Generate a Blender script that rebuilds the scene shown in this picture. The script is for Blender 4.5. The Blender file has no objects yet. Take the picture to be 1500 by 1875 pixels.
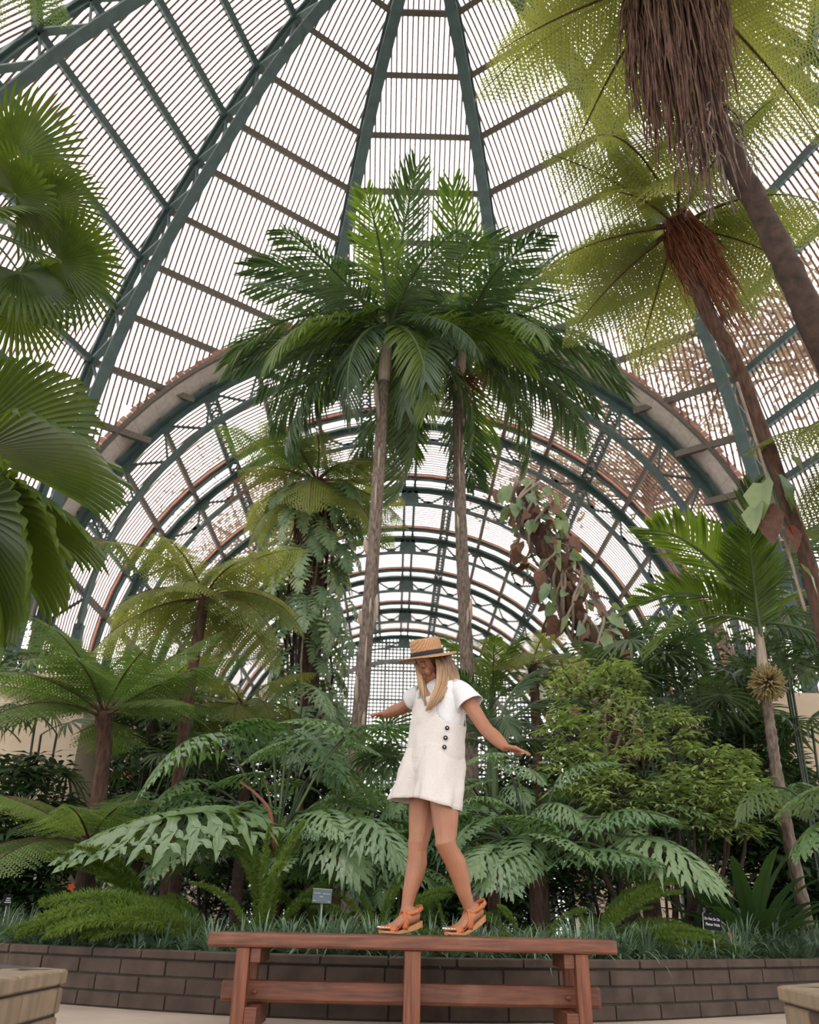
import bpy, bmesh, math, random
import numpy as np
from mathutils import Vector, Matrix, Euler
PI=math.pi; R_=math.radians
C=bpy.context.scene; COL=C.collection
# ------------------------------------------------------------------ camera, world, exposure
CAMH=0.5; F_PX=1500.0; PITCH,ROLL,YAW=R_(26.635),R_(1.2),R_(.485)
def basis():
    cp,sp=math.cos(PITCH),math.sin(PITCH)
    fw=Vector((math.sin(YAW)*cp,math.cos(YAW)*cp,sp)); rt=Vector((math.cos(YAW),-math.sin(YAW),0)); up=rt.cross(fw)
    return math.cos(ROLL)*rt+math.sin(ROLL)*up, -math.sin(ROLL)*rt+math.cos(ROLL)*up, fw
RT,UP,FW=basis()
cam=bpy.data.objects.new('camera',bpy.data.cameras.new('camera')); COL.objects.link(cam); C.camera=cam
cam.matrix_world=Matrix(((RT.x,UP.x,-FW.x,0),(RT.y,UP.y,-FW.y,0),(RT.z,UP.z,-FW.z,CAMH),(0,0,0,1)))
cam.data.sensor_fit='HORIZONTAL'; cam.data.sensor_width=24.0; cam.data.lens=24.0*F_PX/1500
cam.data.clip_start=.05; cam.data.clip_end=400
cam.data.dof.use_dof=True; cam.data.dof.focus_distance=5.1; cam.data.dof.aperture_fstop=2.4
W=bpy.data.worlds.new('overcast'); C.world=W; W.use_nodes=True
bg=W.node_tree.nodes['Background']; bg.inputs[0].default_value=(1.0,.985,.965,1); bg.inputs[1].default_value=1.5
sun=bpy.data.objects.new('sun',bpy.data.lights.new('sun','SUN')); COL.objects.link(sun)
sun.data.energy=.6; sun.data.angle=R_(25); sun.data.color=(1,.96,.9); sun.rotation_euler=(R_(38),R_(-22),0)
C.view_settings.view_transform='Standard'; C.view_settings.look='None'; C.view_settings.gamma=1
C.view_settings.use_curve_mapping=False; C.view_settings.exposure=1.0
def at(px,py,Y):
    v=FW+RT*((px-750)/F_PX)+UP*((937.5-py)/F_PX); v=v/v.y*Y
    return Vector((v.x,v.y,v.z+CAMH))
# ------------------------------------------------------------------ helpers
def nt(name):
    m=bpy.data.materials.new(name); m.use_nodes=True; t=m.node_tree
    return m,t.nodes,t.links,t.nodes['Principled BSDF']
def mat(name,col,col2=None,rough=.7,scale=8,bump=0,metal=0,stretch=(1,1,1),detail=5,coord='Object',spec=.5):
    m,N,L,b=nt(name); b.inputs['Roughness'].default_value=rough; b.inputs['Metallic'].default_value=metal
    b.inputs['Specular IOR Level'].default_value=spec
    tc=N.new('ShaderNodeTexCoord'); mp=N.new('ShaderNodeMapping'); mp.inputs['Scale'].default_value=stretch
    L.new(tc.outputs[coord],mp.inputs[0]); no=N.new('ShaderNodeTexNoise'); no.inputs['Scale'].default_value=scale; no.inputs['Detail'].default_value=detail
    L.new(mp.outputs[0],no.inputs[0])
    cr=N.new('ShaderNodeValToRGB'); cr.color_ramp.elements[0].position=.3; cr.color_ramp.elements[1].position=.7
    cr.color_ramp.elements[0].color=(*col,1); cr.color_ramp.elements[1].color=(*(col2 or col),1)
    L.new(no.outputs[0],cr.inputs[0]); L.new(cr.outputs[0],b.inputs['Base Color'])
    if bump:
        bp=N.new('ShaderNodeBump'); bp.inputs['Strength'].default_value=bump; bp.inputs['Distance'].default_value=.01
        L.new(no.outputs[0],bp.inputs['Height']); L.new(bp.outputs[0],b.inputs['Normal'])
    return m
def leafmat(name,col,col2,trans=.3,rough=.45,vein=None,tcol=None,nscale=3,spec=.5,vw=.5):
    m,N,L,b=nt(name); b.inputs['Roughness'].default_value=rough; b.inputs['Specular IOR Level'].default_value=spec
    oi=N.new('ShaderNodeObjectInfo'); tc=N.new('ShaderNodeTexCoord'); no=N.new('ShaderNodeTexNoise'); no.inputs['Scale'].default_value=nscale
    L.new(tc.outputs['Object'],no.inputs[0])
    ad=N.new('ShaderNodeMath'); ad.operation='MULTIPLY_ADD'; ad.inputs[1].default_value=.5
    L.new(oi.outputs['Random'],ad.inputs[0]); L.new(no.outputs[0],ad.inputs[2])
    mr=N.new('ShaderNodeMapRange'); mr.inputs[1].default_value=.35; mr.inputs[2].default_value=1.1; L.new(ad.outputs[0],mr.inputs[0])
    mx=N.new('ShaderNodeMix'); mx.data_type='RGBA'; mx.inputs[6].default_value=(*col,1); mx.inputs[7].default_value=(*col2,1)
    L.new(mr.outputs[0],mx.inputs[0]); out=mx.outputs[2]
    if vein:
        uv=N.new('ShaderNodeUVMap'); sx=N.new('ShaderNodeSeparateXYZ'); L.new(uv.outputs[0],sx.inputs[0])
        a=N.new('ShaderNodeMath'); a.operation='SUBTRACT'; a.inputs[1].default_value=.5; L.new(sx.outputs[1],a.inputs[0])
        a2=N.new('ShaderNodeMath'); a2.operation='ABSOLUTE'; L.new(a.outputs[0],a2.inputs[0])
        m2=N.new('ShaderNodeMapRange'); m2.inputs[1].default_value=0; m2.inputs[2].default_value=.12; m2.inputs[3].default_value=vw; m2.inputs[4].default_value=0
        L.new(a2.outputs[0],m2.inputs[0]); v=N.new('ShaderNodeMix'); v.data_type='RGBA'; v.inputs[7].default_value=(*vein,1)
        L.new(m2.outputs[0],v.inputs[0]); L.new(out,v.inputs[6]); out=v.outputs[2]
    L.new(out,b.inputs['Base Color'])
    tr=N.new('ShaderNodeBsdfTranslucent'); hs=N.new('ShaderNodeMix'); hs.data_type='RGBA'; hs.blend_type='MULTIPLY'; hs.inputs[0].default_value=1
    hs.inputs[7].default_value=(*(tcol or (1.9,1.9,.9)),1); L.new(out,hs.inputs[6]); L.new(hs.outputs[2],tr.inputs[0])
    ms=N.new('ShaderNodeMixShader'); ms.inputs[0].default_value=trans; L.new(b.outputs[0],ms.inputs[1]); L.new(tr.outputs[0],ms.inputs[2])
    L.new(ms.outputs[0],N['Material Output'].inputs[0])
    return m
class MB:
    def __init__(s): s.v=[]; s.f=[]; s.uv=[]; s.mi=[]; s.m=0
    def add(s,vs,fs,uvs=None):
        b=len(s.v); s.v.extend([tuple(v) for v in vs]); s.f.extend([tuple(i+b for i in f) for f in fs])
        s.uv.extend(uvs if uvs else [(0,0)]*len(vs)); s.mi.extend([s.m]*len(fs))
    def box(s,c,size,rz=0,M=None):
        hx,hy,hz=[a/2 for a in size]; vs=[]
        for x in(-hx,hx):
            for y in(-hy,hy):
                for z in(-hz,hz):
                    v=Vector((x,y,z))
                    if M is not None: v=M@v
                    elif rz: v=Matrix.Rotation(rz,3,'Z')@v
                    vs.append(v+Vector(c))
        s.add(vs,[(0,1,3,2),(4,6,7,5),(0,4,5,1),(2,3,7,6),(0,2,6,4),(1,5,7,3)])
    def bar(s,a,b,w,h,up=Vector((0,0,1))):
        a=Vector(a); b=Vector(b); d=(b-a)
        if d.length<1e-6: return
        d.normalize(); x=d.cross(up)
        if x.length<1e-4: x=d.cross(Vector((1,0,0)))
        x.normalize(); u=x.cross(d); x*=w/2; u*=h/2
        s.add([a-x-u,a+x-u,a+x+u,a-x+u,b-x-u,b+x-u,b+x+u,b-x+u],[(0,1,2,3),(7,6,5,4),(0,4,5,1),(1,5,6,2),(2,6,7,3),(3,7,4,0)])
    def tube(s,pts,rad,n=8,cap=True,ell=None,up=None,twist=0):
        pts=[Vector(p) for p in pts]; m=len(pts)
        if not hasattr(rad,'__len__'): rad=[rad]*m
        t0=(pts[1]-pts[0]).normalized(); ref=Vector(up) if up is not None else (Vector((0,0,1)) if abs(t0.z)<.9 else Vector((1,0,0)))
        x=(ref-t0*ref.dot(t0)).normalized(); vs=[]; uvs=[]
        for i,p in enumerate(pts):
            t=(pts[min(i+1,m-1)]-pts[max(i-1,0)]).normalized(); x=(x-t*x.dot(t)).normalized(); y=t.cross(x)
            r=rad[i]; e=ell[i] if ell and hasattr(ell,'__len__') else (ell or 1)
            for k in range(n):
                a=2*PI*k/n; vs.append(p+x*(r*math.cos(a))+y*(r*e*math.sin(a))); uvs.append((i/(m-1),k/n))
        fs=[(i*n+k,i*n+(k+1)%n,(i+1)*n+(k+1)%n,(i+1)*n+k) for i in range(m-1) for k in range(n)]
        if cap: fs+= [tuple(range(n))[::-1],tuple((m-1)*n+k for k in range(n))]
        s.add(vs,fs,uvs)
    def ball(s,c,r,M=None,nu=16,nv=10):
        if not hasattr(r,'__len__'): r=(r,r,r)
        vs=[];fs=[]
        for j in range(1,nv):
            ph=PI*j/nv
            for i in range(nu):
                th=2*PI*i/nu; v=Vector((r[0]*math.sin(ph)*math.cos(th),r[1]*math.sin(ph)*math.sin(th),r[2]*math.cos(ph)))
                vs.append((M@v if M is not None else v)+Vector(c))
        a=len(vs); v=Vector((0,0,r[2])); vs.append((M@v if M is not None else v)+Vector(c)); vs.append((M@-v if M is not None else -v)+Vector(c))
        for j in range(nv-2):
            for i in range(nu): fs.append((j*nu+i,(j+1)*nu+i,(j+1)*nu+(i+1)%nu,j*nu+(i+1)%nu))
        for i in range(nu): fs.append((a,i,(i+1)%nu)); fs.append((a+1,(nv-2)*nu+(i+1)%nu,(nv-2)*nu+i))
        s.add(vs,fs)
    def mesh(s,name,m,smooth=True):
        me=bpy.data.meshes.new(name); me.from_pydata(s.v,[],s.f)
        ul=me.uv_layers.new(name='UVMap'); li=np.zeros(len(me.loops),dtype=np.int32); me.loops.foreach_get('vertex_index',li)
        ul.data.foreach_set('uv',np.array(s.uv,dtype=np.float32)[li].ravel())
        for q in (m if isinstance(m,(list,tuple)) else [m]): me.materials.append(q)
        me.polygons.foreach_set('material_index',s.mi)
        if smooth: me.polygons.foreach_set('use_smooth',[True]*len(me.polygons))
        me.update(); return me
    def obj(s,name,m,parent=None,smooth=True): return link(name,s.mesh(name,m,smooth),parent)
def link(name,me,parent=None,loc=None,rot=None,scale=None):
    o=bpy.data.objects.new(name,me); COL.objects.link(o)
    if parent: o.parent=parent
    if loc is not None: o.location=loc
    if rot is not None: o.rotation_euler=rot
    if scale is not None: o.scale=(scale,)*3 if not hasattr(scale,'__len__') else scale
    return o
def tag(o,label=None,cat=None,group=None,kind=None):
    if label:o['label']=label
    if cat:o['category']=cat
    if group:o['group']=group
    if kind:o['kind']=kind
    return o
def thing(name,loc,label,cat,group=None,rz=0):
    o=link(name,None,None,loc); o.rotation_euler=(0,0,rz); o.empty_display_size=.1; return tag(o,label,cat,group)
def struct(name,mb,m,parent=None,smooth=False,label=None):
    o=mb.obj(name,m,parent,smooth)
    if not parent: o['kind']='structure'
    if label:o['label']=label
    return o
def aim(d,roll=0):   # rotation taking local +X to d, local +Z kept upward
    d=Vector(d).normalized(); y=Vector((0,0,1)).cross(d)
    if y.length<1e-3:y=Vector((0,1,0))
    y.normalize(); z=d.cross(y); M=Matrix((d,y,z)).transposed()
    return (M@Matrix.Rotation(roll,3,'X')).to_euler()
def spline(pts,n):
    pts=[Vector(p) for p in pts]; P=[pts[0]*2-pts[1]]+pts+[pts[-1]*2-pts[-2]]; out=[]
    for i in range(n+1):
        u=i/n*(len(pts)-1); k=min(int(u),len(pts)-2); t=u-k; a,b,c,d=P[k:k+4]
        out.append(.5*((2*b)+(c-a)*t+(2*a-5*b+4*c-d)*t*t+(-a+3*b-3*c+d)*t**3))
    return out
def interp(x,xs,ys): return float(np.interp(x,xs,ys))
# ------------------------------------------------------------------ materials
M={}
M['green']=mat('green_painted_steel',(.03,.055,.05),(.055,.09,.082),.55,3)
M['green_lt']=mat('worn_green_paint',(.10,.16,.14),(.15,.22,.20),.5,4)
M['purlin']=mat('weathered_purlin_timber',(.09,.075,.06),(.15,.12,.095),.8,5,stretch=(1,6,6))
M['lath']=mat('redwood_lath',(.16,.085,.062),(.24,.13,.095),.85,3)
M['red']=mat('red_brown_trim',(.27,.13,.09),(.37,.19,.135),.8,5)
M['soffit']=mat('weathered_soffit_boards',(.42,.36,.31),(.55,.48,.42),.85,2,stretch=(3,3,3))
M['lattice']=mat('grey_lattice',(.10,.11,.10),(.17,.17,.155),.8,3)
M['stucco']=mat('tan_stucco',(.44,.34,.25),(.52,.42,.32),.9,2,.15)
M['floor']=mat('beige_concrete_floor',(.40,.31,.25),(.50,.40,.33),.85,2.5,.1,detail=8)
M['soil']=mat('dark_soil',(.022,.016,.012),(.05,.036,.026),.95,14,.6)
M['block']=mat('brown_slumpstone_block',(.045,.029,.022),(.085,.058,.044),.9,7,.35,detail=8)
M['block_tan']=mat('tan_slumpstone_block',(.17,.125,.08),(.27,.20,.13),.9,6,.35,detail=8,stretch=(3,3,1))
M['mortar']=mat('dark_mortar',(.03,.024,.02),(.05,.04,.033),.95,20)
def wood():
    m,N,L,b=nt('red_stained_bench_wood'); b.inputs['Roughness'].default_value=.5
    tc=N.new('ShaderNodeTexCoord'); mp=N.new('ShaderNodeMapping'); mp.inputs['Scale'].default_value=(2.2,26,26)
    L.new(tc.outputs['Object'],mp.inputs[0]); no=N.new('ShaderNodeTexNoise'); no.inputs['Scale'].default_value=2.5; no.inputs['Detail'].default_value=8; L.new(mp.outputs[0],no.inputs[0])
    cr=N.new('ShaderNodeValToRGB'); e=cr.color_ramp.elements; e[0].position=.3; e[0].color=(.085,.024,.011,1); e[1].position=.72; e[1].color=(.20,.065,.030,1)
    n2=N.new('ShaderNodeTexNoise'); n2.inputs['Scale'].default_value=5; n2.inputs['Detail'].default_value=8; L.new(tc.outputs['Object'],n2.inputs[0])
    c2=N.new('ShaderNodeValToRGB'); e=c2.color_ramp.elements; e[0].position=.56; e[0].color=(0,0,0,1); e[1].position=.75; e[1].color=(.4,.4,.4,1); L.new(n2.outputs[0],c2.inputs[0])
    mx=N.new('ShaderNodeMix'); mx.data_type='RGBA'; mx.inputs[7].default_value=(.26,.14,.09,1); L.new(no.outputs[0],cr.inputs[0]); L.new(cr.outputs[0],mx.inputs[6]); L.new(c2.outputs[0],mx.inputs[0])
    L.new(mx.outputs[2],b.inputs['Base Color']); bp=N.new('ShaderNodeBump'); bp.inputs['Strength'].default_value=.25; bp.inputs['Distance'].default_value=.004; L.new(no.outputs[0],bp.inputs['Height']); L.new(bp.outputs[0],b.inputs['Normal'])
    return m
M['wood']=wood()
M['wood_v']=mat('red_stained_leg_wood',(.095,.026,.011),(.23,.072,.031),.5,3,.15,stretch=(22,22,1.6),detail=8)
M['fern']=leafmat('yellow_green_fern',(.12,.155,.04),(.29,.31,.10),.48,.55,tcol=(1.9,1.85,1.1))
M['fern_g']=leafmat('green_fern',(.08,.13,.04),(.19,.25,.09),.42,.5,tcol=(1.8,2.0,.8))
M['fern_dead']=leafmat('rust_brown_fern',(.16,.05,.022),(.28,.11,.05),.25,.7,tcol=(1.5,1.1,.8))
M['palm']=leafmat('dark_palm_green',(.035,.068,.038),(.10,.14,.07),.28,.38,tcol=(1.9,2.3,.7))
M['palm_y']=leafmat('bright_palm_green',(.06,.11,.022),(.17,.23,.05),.4,.38,tcol=(1.9,2.1,.7))
M['fan']=leafmat('fan_palm_green',(.032,.065,.018),(.10,.145,.035),.36,.35,tcol=(2.3,2.1,.6))
M['philo']=leafmat('philodendron_leaf',(.05,.12,.045),(.19,.27,.14),.24,.32,vein=(.36,.45,.28),spec=.8,tcol=(2,2.4,.7),nscale=2,vw=.35)
M['monst']=leafmat('climbing_leaf',(.06,.13,.07),(.24,.30,.15),.25,.4,vein=(.25,.3,.16),nscale=2,vw=.3)
M['dry']=leafmat('dried_leaf',(.075,.03,.02),(.20,.10,.065),.2,.7,tcol=(1.3,1.1,.8),nscale=6)
M['shrub']=leafmat('shrub_leaf',(.10,.16,.05),(.32,.40,.16),.3,.45,nscale=6)
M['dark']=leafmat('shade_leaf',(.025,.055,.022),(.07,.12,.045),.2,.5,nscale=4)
M['fox']=leafmat('foxtail_needles',(.08,.14,.02),(.18,.26,.045),.35,.6,nscale=4)
M['turf']=leafmat('lilyturf_blade',(.035,.075,.04),(.22,.32,.22),.15,.3,nscale=9,spec=.8)
M['bnf']=leafmat('nest_fern_leaf',(.02,.055,.018),(.05,.10,.03),.25,.4,vein=(.04,.03,.02))
M['out']=leafmat('outdoor_leaf',(.20,.17,.10),(.34,.25,.19),.3,.7,nscale=.6,tcol=(1.3,1.2,.9))
M['stem']=mat('green_stem',(.05,.09,.03),(.10,.14,.05),.5,5)
M['stem_dk']=mat('dark_petiole',(.02,.035,.02),(.04,.06,.03),.5,5)
M['bark']=mat('fibrous_brown_bark',(.035,.018,.012),(.115,.06,.04),.95,10,1.0,stretch=(3,3,.8),detail=9)
M['bark_d']=mat('dark_trunk_bark',(.022,.015,.011),(.07,.042,.03),.95,12,1.0,detail=9)
M['bark_p']=mat('grey_brown_palm_bark',(.065,.045,.035),(.25,.19,.155),.9,9,1.0,stretch=(4,4,1.2),detail=9)
M['sheath']=mat('papery_leaf_sheath',(.30,.23,.18),(.52,.43,.36),.8,5,.4,stretch=(8,8,1))
M['rust']=mat('rust_fibre',(.14,.045,.022),(.26,.10,.055),.9,8)
M['fibre']=mat('dark_hanging_fibre',(.06,.028,.020),(.20,.11,.08),.9,9)
M['vine']=mat('pale_vine_stem',(.20,.15,.11),(.34,.27,.21),.85,9)
M['skin']=mat('skin',(.31,.13,.072),(.36,.16,.09),.5,14,.04)
M['linen']=mat('off_white_linen',(.60,.555,.53),(.67,.62,.595),.85,60,.25,stretch=(1,1,4),detail=3)
M['tee']=mat('white_cotton',(.68,.68,.70),(.74,.74,.76),.85,60,.1)
M['leather']=mat('tan_leather',(.42,.11,.028),(.50,.145,.04),.45,20,.1)
M['sole']=mat('cork_sole',(.36,.17,.07),(.46,.23,.10),.7,60,.1)
M['blackm']=mat('black_ribbon',(.012,.013,.016),(.02,.02,.024),.7,30)
M['nail']=mat('pale_nail_polish',(.85,.78,.76),(.88,.82,.8),.3,5)
M['lip']=mat('lips',(.45,.13,.10),(.5,.16,.12),.45,5)
M['white']=mat('white_lettering',(.75,.74,.72),(.8,.8,.78),.6,5)
M['signblack']=mat('black_sign',(.008,.009,.013),(.012,.013,.018),.8,5,spec=.15)
M['signblue']=mat('slate_blue_sign',(.045,.07,.095),(.07,.10,.12),.4,8)
M['stake']=mat('grey_metal_stake',(.25,.27,.26),(.38,.40,.38),.45,5,metal=.6)
M['redfl']=mat('red_petal',(.6,.04,.02),(.7,.1,.04),.5,5)
M['redleaf']=leafmat('red_leaf',(.22,.03,.015),(.32,.06,.03),.25,.5,tcol=(1.3,1.1,.9))
M['whitefl']=mat('white_petal',(.8,.78,.76),(.85,.85,.82),.5,5)
M['seed']=mat('brown_seed_cluster',(.20,.15,.06),(.36,.28,.13),.8,25)
def straw():
    m,N,L,b=nt('woven_straw'); b.inputs['Roughness'].default_value=.7
    tc=N.new('ShaderNodeTexCoord'); w=N.new('ShaderNodeTexWave'); w.wave_type='RINGS'; w.rings_direction='Z'; w.inputs['Scale'].default_value=55; w.inputs['Distortion'].default_value=.6
    w2=N.new('ShaderNodeTexWave'); w2.bands_direction='Z'; w2.inputs['Scale'].default_value=60; no=N.new('ShaderNodeTexNoise'); no.inputs['Scale'].default_value=90
    ad=N.new('ShaderNodeMath'); ad.operation='ADD'
    for q in (w,w2,no): L.new(tc.outputs['Object'],q.inputs[0])
    L.new(w.outputs['Fac'],ad.inputs[0]); L.new(w2.outputs['Fac'],ad.inputs[1]); mu=N.new('ShaderNodeMath'); mu.operation='MULTIPLY'; L.new(ad.outputs[0],mu.inputs[0]); L.new(no.outputs[0],mu.inputs[1])
    cr=N.new('ShaderNodeValToRGB'); cr.color_ramp.elements[0].color=(.34,.17,.075,1); cr.color_ramp.elements[0].position=.2; cr.color_ramp.elements[1].color=(.58,.34,.17,1); cr.color_ramp.elements[1].position=.9
    L.new(mu.outputs[0],cr.inputs[0]); L.new(cr.outputs[0],b.inputs['Base Color']); bp=N.new('ShaderNodeBump'); bp.inputs['Strength'].default_value=.5; bp.inputs['Distance'].default_value=.003; L.new(mu.outputs[0],bp.inputs['Height']); L.new(bp.outputs[0],b.inputs['Normal'])
    return m
M['straw']=straw()
def hairm():
    m,N,L,b=nt('blonde_hair'); b.inputs['Roughness'].default_value=.45
    uv=N.new('ShaderNodeUVMap'); sx=N.new('ShaderNodeSeparateXYZ'); L.new(uv.outputs[0],sx.inputs[0])
    tc=N.new('ShaderNodeTexCoord'); no=N.new('ShaderNodeTexNoise'); no.inputs['Scale'].default_value=60; mp=N.new('ShaderNodeMapping'); mp.inputs['Scale'].default_value=(1,1,.12); L.new(tc.outputs['Object'],mp.inputs[0]); L.new(mp.outputs[0],no.inputs[0])
    ma=N.new('ShaderNodeMath'); ma.operation='MULTIPLY_ADD'; ma.inputs[1].default_value=.95; L.new(no.outputs[0],ma.inputs[0]); L.new(sx.outputs[0],ma.inputs[2])
    cr=N.new('ShaderNodeValToRGB'); e=cr.color_ramp.elements; e[0].position=.42; e[0].color=(.06,.028,.014,1); e[1].position=1.0; e[1].color=(.40,.25,.14,1); L.new(ma.outputs[0],cr.inputs[0]); L.new(cr.outputs[0],b.inputs['Base Color'])
    return m
M['hair']=hairm()
# ------------------------------------------------------------------ SETTING: glasshouse frame
CX,RV,ZS,D1,BAY=.275,10.5,7.907,22.43,5.442
NA=7
def arc(th,r,y): return Vector((CX+r*math.cos(th),y,ZS+r*math.sin(th)))
def arch(y,idx):
    mb=MB(); t_=1.10 if idx==0 else .80; st=R_(5)
    ths=[R_(-1)+i*R_(182)/36 for i in range(37)]
    nodes=[R_(10*k) for k in range(0,19)]
    for a,b in zip(ths[:-1],ths[1:]):
        for r,w,h in((RV+.02,.56 if idx==0 else .30,.10),(RV-.12,.06,.2),(RV-t_,.30 if idx==0 else .20,.09)):
            mb.bar(arc(a,r,y),arc(b,r,y),w,h,Vector((math.cos((a+b)/2),0,math.sin((a+b)/2))))
    for i,a in enumerate(nodes):
        o=arc(a,RV-.05,y); mid=R_(5)
        for s in(-1,1):
            a2=a+s*mid
            if a2<R_(0) or a2>R_(180): continue
            mb.bar(o,arc(a2,RV-t_+.02,y),.08,.06)
        if idx>0: # gusset plates
            for s in (-1,1):
                p=arc(a+s*mid*.93,RV-t_+.1,y); mb.box(p,(.30,.04,.20),M=Matrix.Rotation(-(a+s*mid-PI/2),3,'Y'))
        p=arc(a,RV-.22,y); mb.box(p,(.34,.05,.30),M=Matrix.Rotation(-(a-PI/2),3,'Y'))
    if idx>0: # crown gusset
        mb.add([arc(PI/2-.035,RV-.1,y-.03),arc(PI/2+.035,RV-.1,y-.03),arc(PI/2+.045,RV-t_,y-.03),arc(PI/2-.045,RV-t_,y-.03)],[(0,1,2,3)])
        mb.add([arc(PI/2-.035,RV-.1,y+.03),arc(PI/2+.035,RV-.1,y+.03),arc(PI/2+.045,RV-t_,y+.03),arc(PI/2-.045,RV-t_,y+.03)],[(0,1,2,3)])
    else:
        for s in (-1,1):
            a=PI/2+s*.16; mb.box(arc(a,RV-.55,y),(.55,.06,1.0),M=Matrix.Rotation(-(a-PI/2),3,'Y'))
    for s in(0,PI): # posts below springing
        for r in(RV,RV-1.1): mb.bar(arc(s,r,y),Vector((arc(s,r,y).x,y,0)),.24,.24,Vector((0,1,0)))
    return struct('trim_%d'%(idx+1),mb,M['green'] if idx else M['green'])
for k in range(NA): arch(D1+k*BAY,k)
# purlins along the vault: one object each
Y0,Y1=D1-.2,D1+(NA-1)*BAY+.2
tn=NA
for k in range(0,19):
    if k==9: continue
    tn+=1; mb=MB(); a=R_(10*k); n=Vector((math.cos(a),0,math.sin(a))); laced=k in(2,5,8,10,13,16)
    if k==0 or k==18: mb.bar(arc(a,RV,Y0),arc(a,RV,Y1),.35,.35,n)
    elif laced:
        t=Vector((-math.sin(a),0,math.cos(a)))
        for s in(-1,1):
            mb.bar(arc(a,RV+.1,Y0)+t*.19*s,arc(a,RV+.1,Y1)+t*.19*s,.09,.14,n)
        q=Y0; s=1
        while q<Y1-.4:
            mb.bar(arc(a,RV+.1,q)+t*.19*s,arc(a,RV+.1,q+.4)-t*.19*s,.06,.03,n); mb.bar(arc(a,RV+.1,q)-t*.19*s,arc(a,RV+.1,q+.4)+t*.19*s,.06,.03,n); q+=.4; s=-s
    else: mb.bar(arc(a,RV+.12,Y0),arc(a,RV+.12,Y1),.14 ,.22,n)
    struct('trim_%d'%tn,mb,M['green'] if (laced or k in (0,18)) else M['purlin'])
for s in(-1,1):
    tn+=1; mb=MB(); a=PI/2+s*.022; mb.bar(arc(a,RV+.12,Y0+BAY*2),arc(a,RV+.12,Y1),.12,.2); mb.bar(arc(a,RV+.12,Y0),arc(a,RV+.12,Y0+BAY*2),.12,.2); struct('trim_%d'%tn,mb,M['green'])
# vault lath roof: one panel per bay
for k in range(NA-1):
    mb=MB(); y0=D1+k*BAY; y=y0+.12
    ths=[R_(i*5) for i in range(37)]
    while y<y0+BAY-.75:
        for a,b in zip(ths[:-1],ths[1:]):
            mb.bar(arc(a,RV+.30,y),arc(b,RV+.30,y),.075,.022,Vector((math.cos((a+b)/2),0,math.sin((a+b)/2))))
        y+=.20
    mb.m=1
    for a,b in zip(ths[:-1],ths[1:]):
        mb.bar(arc(a,RV+.33,y0+BAY-.66),arc(b,RV+.33,y0+BAY-.66),.20,.10,Vector((math.cos((a+b)/2),0,math.sin((a+b)/2))))
    mb.m=2
    for a,b in zip(ths[:-1],ths[1:]):
        mb.bar(arc(a,RV+.18,y0+BAY-.62),arc(b,RV+.18,y0+BAY-.62),.06,.16,Vector((math.cos((a+b)/2),0,math.sin((a+b)/2))))
    struct('ceiling',mb,[M['lath'],M['red'],M['green']],label='redwood lath roof of one vault bay')
# side lath walls of the long vault above a low wall
for sx,nm in((-1,'wall_left'),(1,'wall_right')):
    mb=MB(); x=CX+sx*(RV+.1); z=3.0
    y=Y0
    while y<Y1: mb.box((x,y,5.4),(.03,.07,5.0)); y+=.17
    for z in(3.0,5.4): mb.box((x-sx*.1,(Y0+Y1)/2,z),(.15,Y1-Y0,.2))
    struct(nm,mb,[M['lath']],label='redwood lath side wall of the vault')
    mb=MB(); mb.box((x,(Y0+Y1)/2,1.5),(.3,Y1-Y0,3.0)); struct(nm,mb,M['stucco'],label='low tan wall under the lath')
# far lattice wall
mb=MB(); yb=D1+(NA-1)*BAY+.25
g=.25
for i in range(-42,43):
    x=CX+i*g; hz=ZS+math.sqrt(max(0,RV**2-(i*g)**2)); wd=.10 if i%5 else .13
    mb.box((x,yb,hz/2),(wd if i%5 else .14,.03,hz))
for j in range(1,int((ZS+RV)/g)):
    z=j*g; w=RV if z<ZS else math.sqrt(max(0,RV**2-(z-ZS)**2)); mb.box((CX,yb+.03,z),(2*w,.03,.10 if j%8 else .16))
struct('wall_back',mb,M['lattice'],label='square timber lattice end wall of the vault')
mb=MB()
for i in range(30):
    a,b=R_(i*6),R_(i*6+6); mb.bar(arc(a,RV-1.75,yb-.15),arc(b,RV-1.75,yb-.15),.25,.28,Vector((math.cos(a),0,math.sin(a))))
for x in(-5.6,-2.9,3.4,6.2): mb.box((x+CX,yb-.1,(ZS+8.0)/2-.6),(.30,.12,ZS+7.2))
tn+=1; struct('trim_%d'%tn,mb,M['lattice'],label='grey arched frame on the lattice wall')
# soffit collar joining vault to dome (boards) ------------------
YC=D1-1.0
mb=MB()
for i in range(40):
    a,b=R_(180*i/40),R_(180*(i+1)/40); a2=a+(b-a)*.992
    q=[arc(a,RV+.16,D1-.1),arc(a2,RV+.16,D1-.1),arc(a2,RV+.27,YC),arc(a,RV+.27,YC)]; n=[v+Vector((math.cos(a),0,math.sin(a)))*.04 for v in q]
    mb.add(q+n,[(0,1,2,3),(7,6,5,4),(0,4,5,1),(2,6,7,3),(1,5,6,2),(3,7,4,0)])
mb.m=1
for i in range(40):
    a,b=R_(180*i/40),R_(180*(i+1)/40); mb.add([arc(a,RV+.24,D1-.1),arc(b,RV+.24,D1-.1),arc(b,RV+.34,YC+.05),arc(a,RV+.34,YC+.05)],[(0,1,2,3)])
struct('ceiling',mb,[M['soffit'],M['purlin']],label='curved pale board soffit over the vault mouth')
mb=MB()
for i in range(36):
    a,b=R_(5*i),R_(5*i+5); n=Vector((math.cos(a+.04),0,math.sin(a+.04)))
    mb.bar(arc(a,RV+.29,YC),arc(b,RV+.29,YC),.10,.14,n)
tn+=1; struct('trim_%d'%tn,mb,M['purlin'],label='timber edge beam of the vault mouth')
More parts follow.
